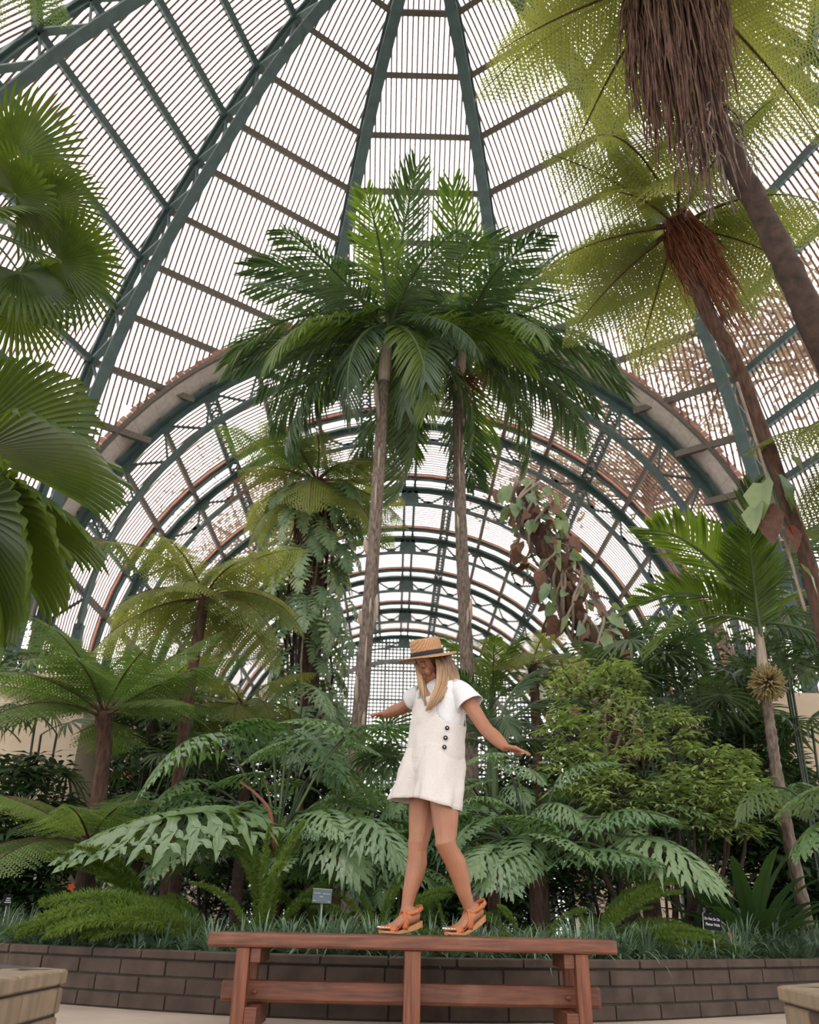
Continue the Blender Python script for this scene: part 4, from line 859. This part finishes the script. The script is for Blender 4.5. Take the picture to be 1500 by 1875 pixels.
foxtail(1060,6.35,22,.66,'foxtail fern with arching plumes spreading right, under the lobed leaves',8,arr=(-.5,1.5),el=(.2,1.1))
foxtail(1150,6.6,12,.55,'low foxtail fern left of the black sign',9,arr=(-.2,1.8),el=(.1,.7))
# lilyturf clumps along the wall
tur=[]
for k in range(4):
    rnd=random.Random(k+40); mb=MB()
    for i in range(85):
        a=rnd.uniform(0,2*PI); e=rnd.uniform(.65,1.5); L=rnd.uniform(.20,.34); blade(mb,(math.cos(a)*.05*rnd.random(),math.sin(a)*.05*rnd.random(),0),(math.cos(a)*math.cos(e),math.sin(a)*math.cos(e),math.sin(e)),L,rnd.uniform(.006,.010),g=9.0*rnd.uniform(.6,1.3))
    tur.append(mb.mesh('lilyturf',M['turf']))
rnd=random.Random(77); cum=0; W2=spline([(x,y,0) for x,y in WALLXY],400); place=[]
for row,(off,step) in enumerate(((.27,.17),(.45,.20),(.66,.24))):
    last=None
    for p,q in zip(W2[:-1],W2[1:]):
        if last is None or (p-last).length>step:
            last=p.copy(); tdir=(q-p).normalized(); nn=Vector((-tdir.y,tdir.x,0)); c=p+nn*(off+rnd.uniform(-.04,.04))
            ang=c.x/c.y
            sx_=at(1304,1688,6.40)
            if abs(ang)<.62 and not (row<2 and abs(c.x-sx_.x)<.16 and c.y<sx_.y+.02): place.append((c.x,c.y,row))
rown=('front','middle','rear')
WORD=['first','second','third','fourth','fifth','sixth','seventh','eighth','ninth','tenth','eleventh','twelfth','thirteenth','fourteenth','fifteenth','sixteenth','seventeenth','eighteenth','nineteenth','twentieth']
def nth(i): return WORD[i] if i<20 else ('twenty-'+WORD[i-20] if i<29 else ('thirtieth' if i==29 else 'thirty-'+WORD[i-30] if i<39 else 'fortieth' if i==39 else 'forty-'+WORD[i-40]))
for row in range(3):
    pl=sorted([c for c in place if c[2]==row]); h=len(pl)//2
    for i,(x,y,_) in enumerate(pl):
        sidew='left' if i<=h else 'right'; j=i if i<=h else len(pl)-1-i
        s=rnd.uniform(.8,1.15); o=link('lilyturf_clump',rnd.choice(tur),None,(x,y,SOIL-.005),(0,0,rnd.uniform(0,6.28)),(s,s,s*rnd.uniform(.85,1.15)*(1.0 if row else .9)))
        tag(o,'arching grass tuft on the wall, %s row, %s from the %s edge'%(rown[row],nth(j),sidew),'grass','lilyturf clumps along the block wall')
# signs
FONT=None
def text(name,s,size,m,parent,loc,rot,ext=.0008,align='CENTER',sx=1):
    cu=bpy.data.curves.new(name,'FONT'); cu.body=s; cu.size=size; cu.extrude=ext; cu.align_x=align; cu.align_y='CENTER'
    tmp=bpy.data.objects.new(name,cu); COL.objects.link(tmp); bpy.context.view_layer.update()
    me=bpy.data.meshes.new_from_object(tmp.evaluated_get(bpy.context.evaluated_depsgraph_get())); bpy.data.objects.remove(tmp); me.materials.clear(); me.materials.append(m)
    return link(name,me,parent,loc,rot,(sx,1,1))
def sign(px,py,Y,w,h,m,label,lines,tilt=0,stake=(0,0),yaw=0):
    c=at(px,py,Y); t=thing('plant_sign',(c.x,c.y,SOIL),label,'sign',rz=yaw); hz=c.z-SOIL
    mb=MB(); mb.box((0,0,0),(w,.006,h)); p=mb.obj('plate',m,t,smooth=False); p.location=(0,0,hz); p.rotation_euler=(-.04,tilt,0)
    mb=MB(); mb.tube([(stake[0],.012,-.1),(0,.012,hz+h*.55)],[.007,.007],6); mb.obj('stake',M['stake'],t)
    for (s,sz,dx,dz,sxx) in lines: text('lettering',s,sz,M['white'],p,(dx,-.0045,dz),(PI/2,0,0),sx=sxx)
    return t,p
t,p=sign(590,1641,5.95,.125,.082,M['signblue'],'slate blue plant label on a metal stake, left of the feet',[],.04)
mb=MB(); mb.box((0,-.004,.043),(.13,.004,.003)); mb.obj('edge',M['stake'],p,smooth=False)
mb=MB(); 
for x0,x1,z in((-.052,-.012,.017),(.004,.052,.015),(-.016,.008,-.002),(-.055,-.04,-.028),(.04,.052,-.030)): mb.box(((x0+x1)/2,-.004,z),(x1-x0,.001,.0035))
mb.obj('lettering',M['stake'],p,smooth=False)
t,p=sign(1304,1688,6.40,.125,.10,M['signblack'],'black sign with white words beside the right end of the bench',[('Do Not Sit On',.0245,0,.017,.72),('Planter Walls',.0255,.003,-.018,.72)],.10,yaw=0)
mb=MB(); mb.box((-.064,-.002,0),(.004,.008,.105)); mb.obj('edge',M['stake'],p,smooth=False)
t,p=sign(14,1648,7.0,.075,.075,M['signblack'],'small black plant label at the left edge of the bed',[],0)
mb=MB()
for z,w in((.012,.03),(-.002,.036),(-.016,.05)): mb.box((.006,-.004,z),(w,.001,.005))
mb.obj('lettering',M['white'],p,smooth=False)
# small flowers
def flower(px,py,Y,m,label,r,seed,n=5):
    c=at(px,py,Y); rnd=random.Random(seed); t=thing('flower',(c.x,c.y,SOIL),label,'flower'); h=c.z-SOIL; mb=MB(); mb.tube([(0,0,-.02),(.01,0,h*.6),(0,0,h)],[.003]*3,5); mb.obj('stem',M['stem'],t); mb=MB()
    for k in range(n):
        a=2*PI*k/n; d=Vector((math.cos(a),-.4,math.sin(a))); add_leaf(mb,Vector((0,0,h)),d,Vector((0,-1,.2)),r,'heart',.05)
    mb.obj('petals',M[m],t)
flower(131,1624,7.1,'redfl','single red flower at the left end of the foxtail fern',.035,1)
flower(148,1648,6.9,'whitefl','small white flower just right of and below the red flower',.04,2)
c=at(1338,1717,6.0); t=thing('dead_leaf',(c.x,c.y,c.z),'curled brown dead leaf caught in the grass by the black sign','leaf'); mb=MB(); add_leaf(mb,Vector((0,0,.03)),Vector((-.5,-.3,-1)),Vector((.6,-1,.2)),.06,'heart',-.4); mb.obj('blade',M['dry'],t)
# ------------------------------------------------------------------ the woman
SEAT=BT
pr_=thing('person',(at(790,1712,5.0).x,5.0,SEAT),'person in white linen romper and straw hat walking along the bench, arms out','person')
PO=Vector(pr_.location)
def J(px,py,Y=5.0): return at(px,py,Y)-PO
SH=Vector((.68,-.73,0)); FWD=Vector((-.73,-.68,0))
def remesh(mb,voxel,smooth=3,fac=.5):
    me=mb.mesh('tmp',M['skin']); o=link('tmp',me); m=o.modifiers.new('r','REMESH'); m.mode='VOXEL'; m.voxel_size=voxel; m.use_smooth_shade=True
    s=o.modifiers.new('s','SMOOTH'); s.iterations=smooth; s.factor=fac; bpy.context.view_layer.update()
    r=bpy.data.meshes.new_from_object(o.evaluated_get(bpy.context.evaluated_depsgraph_get())); bpy.data.objects.remove(o); return r
mb=MB()
HU=Vector((-.36,-.34,1)).normalized(); HF=Vector((-.72,-.66,0)); HF=(HF-HU*HF.dot(HU)).normalized(); HL=HU.cross(HF)
HM=Matrix((HF,HL,HU)).transposed(); HC=J(785,1216,5.0)
def h(x,y,z): return HC+HM@Vector((x,y,z))
mb.ball(h(-.012,0,.025),(.094,.074,.088),HM,24,16); mb.ball(h(.030,0,-.030),(.058,.056,.082),HM,20,14); mb.ball(h(.055,0,-.090),(.024,.024,.020),HM)
mb.tube([h(.080,0,.008),h(.092,0,-.012),h(.103,0,-.030),h(.094,0,-.040)],[.007,.008,.011,.009],8); 
for s in(-1,1):
    mb.ball(h(.091,s*.009,-.037),.0075); mb.ball(h(.062,s*.034,-.038),(.028,.024,.028),HM); mb.ball(h(.076,s*.030,.000),(.014,.016,.011),HM); mb.ball(h(.079,s*.030,.020),(.010,.022,.007),HM)
    mb.ball(h(-.004,s*.075,-.012),(.018,.008,.030),HM); mb.tube([h(.02,s*.052,-.065),h(.05,s*.02,-.092)],[.022,.018],8)
mb.ball(h(.084,0,-.060),(.010,.022,.006),HM); mb.ball(h(.081,0,-.071),(.010,.018,.006),HM)
NB=J(808,1256,5.02)
mb.tube([h(-.03,0,-.04),h(-.035,0,-.085),NB+Vector((0,0,.02)),NB-Vector((0,0,.03))],[.052,.050,.052,.065],14)
tor=[(1252,808,.09,.07),(1262,808,.150,.085),(1285,807,.150,.098),(1310,806,.140,.105),(1340,804,.125,.095),(1370,802,.125,.09),(1400,798,.150,.105),(1435,795,.160,.115),(1452,795,.12,.09)]
mb.tube([J(x,y) for y,x,a,b in tor],[a for *_,a,b in tor],20,ell=[b/a for *_,a,b in tor],up=SH)
# arms
LS,LE,LW=J(846,1268,4.88),J(889,1334,4.80),J(924,1367,4.68)
RS,RE,RW=J(767,1274,5.13),J(737,1296,5.30),J(707,1307,5.50)
for S,E,W_ in((LS,LE,LW),(RS,RE,RW)):
    mb.tube(spline([S-(E-S)*.12,S,S.lerp(E,.5),E,E.lerp(W_,.35),E.lerp(W_,.75),W_,W_+(W_-E)*.08],14),[.035,.048,.052,.049,.046,.043,.041,.040,.041,.040,.036,.031,.027,.024,.024],12)
def hand(W_,tip,elbow,side,curl=.25,L=.165,up=Vector((0,0,1))):
    d=(tip-W_).normalized(); w=d.cross(up).normalized()*side; n=w.cross(d)*side
    if n.z<0:n=-n
    pl=.085*L/.165
    mb.tube([W_-d*.01,W_+d*.02,W_+d*pl*.6,W_+d*pl],[.025,.034,.040,.037],12,ell=[.62,.48,.38,.34],up=w)
    for i,(o,l) in enumerate(((-.030,.070),(-.0105,.080),(.0105,.075),(.030,.058))):
        p=W_+d*pl*.88+w*o; q=(d+w*o*3.2).normalized(); c=p; pts=[p-d*.015,p]
        for k,f in enumerate((.45,.3,.25)):
            q=(q-n*curl*(.5+.35*k)*(.6+.25*i)).normalized(); c=c+q*l*f; pts.append(c)
        mb.tube(pts,[.0095,.0095,.0088,.0078,.0058],8)
    p=W_+d*.022-w*.026; q=(d*.75-w*.62-n*.25).normalized(); mb.tube([p,p+q*.032,p+q*.032+(d*.9-w*.25-n*.2).normalized()*.030,p+q*.032+(d*.95-w*.1-n*.25).normalized()*.052],[.014,.0115,.0098,.007],8)
hand(LW,J(974,1377,4.62),LE,1,.22); hand(RW,J(684,1309,5.62),RE,1,.25,.15)
# legs
LH,LK,LA=J(813,1432,4.94),J(817,1543,4.88),J(862,1668,4.97)
RH,RK,RA_=J(779,1432,5.07),J(767,1543,5.03),J(744,1668,5.03)
for H_,K_,A_,b in((LH,LK,LA,.018),(RH,RK,RA_,.014)):
    up=A_-K_; back=Vector((.8,.5,0)).normalized()
    pts=[H_,H_.lerp(K_,.3),H_.lerp(K_,.65),H_.lerp(K_,.92),K_+Vector((-.004,-.004,0)),K_.lerp(A_,.12),K_.lerp(A_,.3)+back*b,K_.lerp(A_,.5)+back*b*.7,K_.lerp(A_,.75),K_.lerp(A_,.93),A_,A_-Vector((0,0,.03))]
    mb.tube(pts,[.092,.086,.074,.061,.059,.054,.058,.053,.040,.033,.033,.036],16)
    mb.ball(K_+Vector((-.026,-.020,.0)),(.030,.030,.036))
SP_=[]
def foot(A_,toe,heel,hz,yo):
    # toe, heel: local positions on seat level
    f=(toe-heel); L=f.length; f.normalize(); s=Vector((-f.y,f.x,0)).normalized(); z0=.022
    def p(u,z,v=0): return heel+ (toe-heel)*u+s*v+Vector((0,0,z))
    lift=lambda u: hz*max(0,1-u/.62)**1.15
    cen=[(0.02,.024,.024),(.12,.034,.033),(.30,.040,.037),(.45,.036,.037),(.60,.026,.040),(.74,.017,.043),(.84,.013,.040)]
    mb.tube([p(u,z0+lift(u)+z) for u,z,r in cen],[r for u,z,r in cen],14,ell=[.85,.95,.95,.85,.62,.42,.33],up=s)
    mb.tube([A_,p(.16,z0+lift(.16)+.045),p(.14,z0+lift(.14)+.03)],[.034,.038,.034],14)
    mb.tube([A_+Vector((0,0,.0))-s*.0,p(.34,z0+lift(.34)+.045),p(.56,z0+lift(.56)+.026)],[.030,.032,.022],12)
    toes=[]
    for i,(v,l,r) in enumerate(((-.026,.048,.0125),(-.009,.046,.0095),(.005,.041,.009),(.018,.034,.0085),(.029,.026,.008))):
        a=p(.80-.015*i,z0+.012,v*yo); b=a+f*l*.55+Vector((0,0,.001)); c=a+f*l+Vector((0,0,-.003)); mb.tube([a,b,c],[r,r,r*.75],8); toes.append((c,f,r))
    SP_.append((p,lift,s,f,L,A_,toes,yo))
def onseat(px,Y): v=at(px,1712,Y)-PO; return Vector((v.x,v.y,0))
foot(RA_,onseat(697,4.93),onseat(768,5.03),.050,1)
foot(LA,onseat(818,4.88),onseat(884,4.99),.085,1)
body=link('body',remesh(mb,.0045,3),pr_); 
if not body.data.materials: body.data.materials.append(M['skin'])
# lips, brows, lashes, nails
o=MB(); o.tube([h(.090,-.019,-.0645),h(.0965,-.008,-.0615),h(.0975,0,-.063),h(.0965,.008,-.0615),h(.090,.019,-.0645)],[.002,.0045,.004,.0045,.002],6); o.tube([h(.089,-.016,-.068),h(.095,0,-.071),h(.089,.016,-.068)],[.002,.005,.002],6); o.obj('lips',M['lip'],pr_)
for s in(-1,1):
    o=MB(); o.tube([h(.088,s*.014,.026),h(.087,s*.028,.030),h(.074,s*.045,.026)],[.002,.0028,.0014],5,ell=.6); o.obj('eyebrow',M['fibre'],pr_)
    o=MB(); o.tube([h(.090,s*.018,-.003),h(.0935,s*.030,-.0075),h(.083,s*.043,-.004)],[.0012,.0022,.0012],5); o.obj('eyelashes',M['bark_d'],pr_)
for k,(p,lift,s,f,L,A_,toes,yo) in enumerate(SP_):
    sd=link('sandal',None,pr_); nm=('front foot','rear foot')[k]
    # sole
    U=[-.03,.05,.15,.3,.45,.6,.72,.85,.95,1.02]; Wd=[.022,.031,.034,.033,.034,.039,.044,.044,.036,.014]; Th=[.030,.031,.031,.027,.022,.017,.014,.013,.012,.010]
    mbs=MB(); vs=[];
    for u,w,th in zip(U,Wd,Th):
        zt=.020+lift(max(u,0)); zb=max(.0005,zt-th)
        for v,z in((-w,zt),(w,zt),(w,zb),(-w,zb)): vs.append(p(u,z,v))
    n=len(U); fs=[(i*4+j,i*4+(j+1)%4,i*4+4+(j+1)%4,i*4+4+j) for i in range(n-1) for j in range(4)]+[(0,1,2,3),((n-1)*4+3,(n-1)*4+2,(n-1)*4+1,(n-1)*4)]
    mbs.add(vs,fs); bev(mbs.obj('sole',M['sole'],sd,smooth=False),.003)
    def band(pts,w,name='strap',th=.0022,closed=False):
        b=MB(); P=spline(pts,24); N=len(P); vs=[]
        c=sum(P,Vector((0,0,0)))/N
        for i,q in enumerate(P):
            t=(P[min(i+1,N-1)]-P[max(i-1,0)]).normalized(); o_=(q-c); o_=(o_-t*o_.dot(t)).normalized(); sw=t.cross(o_).normalized()*w/2
            vs+=[q-sw,q+sw,q+sw+o_*th,q-sw+o_*th]
        b.add(vs,[(i*4+j,i*4+(j+1)%4,i*4+4+(j+1)%4,i*4+4+j) for i in range(N-1) for j in range(4)]+[(3,2,1,0),((N-1)*4,(N-1)*4+1,(N-1)*4+2,(N-1)*4+3)]); b.obj(name,M['leather'],sd)
    l5=.020
    band([p(.70,l5,-.043),p(.72,l5+.022,-.036),p(.74,l5+.034,0),p(.76,l5+.022,.036),p(.74,l5,.043)],.042)
    q=lambda u,z,v: p(u,z+lift(u),v)
    band([q(.46,.018,-.036),q(.42,.060,-.037),q(.40,.092,-.020),q(.40,.098,0),q(.40,.092,.020),q(.42,.060,.037),q(.46,.018,.036)],.034)
    band([q(.40,.085,-.026),q(.22,.080,-.040),q(.03,.085,-.036),q(-.05,.088,0),q(.02,.085,.036),q(.22,.080,.040),q(.40,.085,.026)],.024)
    band([q(.70,.020,.044),q(.55,.045,.042),q(.42,.075,.034)],.020); band([q(.70,.020,-.044),q(.55,.045,-.042),q(.42,.075,-.034)],.020)
    b=MB(); c_=q(.12,.083,-.042 if s.y>0 else .042); b.tube(spline([c_+Vector((-.009,-.004,-.008)),c_+Vector((.009,-.004,-.008)),c_+Vector((.009,-.004,.010)),c_+Vector((-.009,-.004,.010)),c_+Vector((-.009,-.004,-.008))],20),[.0014]*21,5); b.obj('buckle',M['stake'],sd)
    for c,f_,r in toes: b=MB(); b.ball(c+Vector((0,0,r*.55))+f_*.000,(r*.75,r*.62,r*.35)); b.obj('toenail',M['nail'],pr_)
# clothes -------------------------------------------------------
def rings(mbx,R,n=64,fold=.0,fseed=0,cut=None,ax=SH,fw=FWD,tilt=None):
    """R: list (px,py,Y,a,b[,zf]) ; ring in plane spanned by ax,fw"""
    vs=[];uv=[]
    for i,r in enumerate(R):
        c=J(r[0],r[1],r[2]); fd=fold*(i/(len(R)-1))**1.3
        for k in range(n):
            a=2*PI*k/n; w=1+fd*(math.sin(a*7+fseed+i*.12)*.5+math.sin(a*11+fseed*2-i*.2)*.3+math.sin(a*3+fseed)*.4); z=0
            if tilt: z=(math.cos(a)*tilt[0]+math.sin(a)*tilt[1])*(i/(len(R)-1))
            vs.append(c+ax*(r[3]*math.cos(a)*w)+fw*(r[4]*math.sin(a)*w)+Vector((0,0,z))); uv.append((i/len(R),k/n))
    fs=[]
    for i in range(len(R)-1):
        for k in range(n):
            if cut and cut(i,2*PI*(k+.5)/n,R[i]): continue
            fs.append((i*n+k,i*n+(k+1)%n,(i+1)*n+(k+1)%n,(i+1)*n+k))
    mbx.add(vs,fs,uv)
def lerpR(R,m):
    out=[]; n=len(R)-1
    for i in range(m+1):
        u=i/m*n; k=min(int(u),n-1); f=u-k; out.append(tuple(R[k][j]*(1-f)+R[k+1][j]*f for j in range(len(R[0]))))
    return out
def cloth(o,th=.003,sub=1,disp=0,scale=.1):
    if sub: m=o.modifiers.new('sub','SUBSURF'); m.levels=sub; m.render_levels=sub
    if disp:
        tx=bpy.data.textures.new('folds','CLOUDS'); tx.noise_scale=scale; d=o.modifiers.new('folds','DISPLACE'); d.texture=tx; d.strength=disp; d.mid_level=.5; d.texture_coords='LOCAL'
    m=o.modifiers.new('solid','SOLIDIFY'); m.thickness=th; m.offset=1; return o
mt=MB()
rings(mt,lerpR([(810,1246,5.01,.062,.062),(810,1251,5.01,.095,.078),(809,1257,5.0,.148,.098),(808,1268,5.0,.168,.110),(808,1285,5.0,.168,.122),(806,1310,5.0,.160,.130),(804,1345,5.0,.150,.125)],20),64)
def tubes(mbx,P,rad,n=28,ell=1,up=None): mbx.tube(P,rad,n,cap=False,ell=ell,up=up)
dL=(LE-LS).normalized(); tubes(mt,[LS-dL*.05-SH*.03,LS-dL*.005,LS+dL*.04,LS+dL*.075,LS+dL*.098],[.052,.066,.073,.078,.082],28,[.9,.9,.95,1,1],up=Vector((0,0,1)))
dR=(RE-RS).normalized(); tubes(mt,[RS-dR*.06,RS,RS+dR*.04,RS+dR*.07],[.052,.063,.068,.071],28)
mt.ball(LS-SH*.015+Vector((0,0,.004)),(.064,.064,.060)); mt.ball(RS+SH*.01,(.060,.060,.056))
cloth(mt.obj('t_shirt',M['tee'],pr_),.003,1,.010,.06)
mr=MB()
def cutf(i,a,r):
    y=r[1]; c=math.cos(a); s=math.sin(a)   # c along left shoulder axis, s forward
    if y<1330:
        lim=.42+.40*max(0,(y-1268)/62)**2.2
        if c>lim or c<-lim-.15: return True
        if s<-.3 and y<1300: return True
    if y<1284 and abs(c)<.30 and s>0: return True
    return False
rings(mr,lerpR([(807,1260,4.99,.150,.112),(806,1272,5.0,.170,.132),(805,1290,5.0,.176,.146),(803,1320,5.0,.176,.154),(801,1350,5.0,.176,.158),(798,1388,5.0,.180,.162),(795,1412,5.0,.170,.150),(794,1432,5.0,.130,.12)],40),96,.03,1.0,cutf)
rings(mr,lerpR([(782,1375,5.04,.095,.138),(777,1400,5.045,.110,.150),(768,1430,5.055,.116,.150),(760,1448,5.06,.118,.142),(754,1466,5.06,.122,.138)],14),72,.10,2.0,None,tilt=(0,.0))
rings(mr,lerpR([(811,1365,4.96,.105,.148),(810,1395,4.955,.118,.156),(806,1430,4.94,.124,.152),(802,1452,4.93,.126,.144),(799,1473,4.92,.130,.140)],14),72,.10,4.0,None,tilt=(-.03,.02))
rp=cloth(mr.obj('romper',M['linen'],pr_),.003,0,.022,.08)
for px,py,by in((819,1333,4.822),(816,1351,4.815),(814,1368,4.808)):
    c=J(px,py,by); b=MB(); b.tube([c,c+Vector((0,-.005,0))],[.0135,.0125],16); bb=b.obj('button',M['blackm'],rp); b=MB(); b.tube([c+Vector((0,-.005,0)),c+Vector((0,-.0062,0))],[.004,.004],8); b.obj('button_center',M['linen'],bb)
# hair
mh=MB(); rnd=random.Random(3)
def lockset(gs,n,r0=.0075,jit=.008):
    for i in range(n):
        u=rnd.uniform(0,len(gs)-1.001); k=int(u); f=u-k; j=Vector((rnd.gauss(0,jit*.6),rnd.gauss(0,jit),0)); e=rnd.uniform(.86,1.04)
        pts=[J(*[a*(1-f)+b*f for a,b in zip(p,q)])+j*(.4+.6*ii/len(gs[k])) for ii,(p,q) in enumerate(zip(gs[k],gs[k+1]))]
        pts[-1]=pts[-2].lerp(pts[-1],e); P=spline(pts,16); r=r0*rnd.uniform(.6,1.2); mh.tube(P,[r*(.8+.5*math.sin(PI*t/16))*(1 if t<12 else 1-(t-12)/4.4) for t in range(17)],6,ell=.5)
lockset([[(797,1202,4.90),(801,1222,4.87),(801,1250,4.85),(792,1275,4.83),(779,1303,4.82)],[(806,1200,4.91),(813,1222,4.88),(812,1248,4.86),(803,1272,4.83),(788,1300,4.82)],[(815,1199,4.95),(823,1222,4.93),(822,1245,4.90),(812,1266,4.85),(798,1290,4.82)],[(822,1199,5.0),(831,1222,5.0),(833,1243,4.97),(822,1262,4.90),(806,1285,4.85)],[(820,1200,5.08),(832,1225,5.08),(838,1244,5.04),(834,1256,5.02),(826,1266,5.0)]],190)
lockset([[(762,1205,4.97),(763,1225,4.94),(766,1245,4.92),(768,1266,4.93)],[(767,1203,4.97),(768,1225,4.94),(772,1250,4.90),(776,1288,4.87)],[(770,1206,5.02),(773,1235,5.0),(778,1260,4.92),(783,1292,4.87)]],46,.0055,.005)
for i in range(60):
    u=rnd.random(); mh.tube(spline([J(776+26*u,1238,5.02),J(778+24*u,1256,4.96),J(778+22*u,1275,4.90),J(777+14*u,1292,4.87)],8),[.007]*6+[.005,.003,.001],5)
mh.ball(h(-.026,0,.03),(.096,.086,.092),HM,24,16); mh.ball(J(822,1222,5.04),(.045,.05,.06))
mh.obj('hair',M['hair'],pr_)
# hat
HX=Vector((-.20,-.27,1)).normalized(); hatc=J(783,1203,4.985)
ht=link('straw_hat',None,pr_); ht['label']='flat topped straw hat'
def lathe(mbx,c,ax,prof,n=64,wob=0):
    x=ax.cross(Vector((0,1,0))).normalized(); y=ax.cross(x); vs=[]
    for r,z in prof:
        for k in range(n):
            a=2*PI*k/n; vs.append(c+x*(r*math.cos(a))+y*(r*math.sin(a))+ax*(z+wob*(r/.18)**2*math.sin(2*a+.6)))
    m=len(prof); mbx.add(vs,[(i*n+k,i*n+(k+1)%n,(i+1)*n+(k+1)%n,(i+1)*n+k) for i in range(m-1) for k in range(n)]+[tuple((m-1)*n+k for k in range(n))])
b=MB(); lathe(b,hatc,HX,[(.183,-.004),(.185,-.001),(.182,.002),(.150,.004),(.115,.006),(.103,.010),(.101,.030),(.099,.060),(.096,.090),(.094,.104),(.088,.112),(.078,.115),(.05,.113),(.01,.112)],72,.008)
w_=b.obj('straw_body',M['straw'],ht); m=w_.modifiers.new('s','SOLIDIFY'); m.thickness=.003; m.offset=-1
b=MB(); lathe(b,hatc,HX,[(.1045,.010),(.1055,.012),(.1042,.036),(.1030,.038)],64); bm_=b.mesh('hat_band',M['blackm']); 
hb=link('hat_band',bm_,ht)
import bmesh as _b
bm=_b.new(); bm.from_mesh(bm_); big=[f for f in bm.faces if len(f.verts)>8]; _b.ops.delete(bm,geom=big,context='FACES_ONLY'); bm.to_mesh(bm_); bm.free()
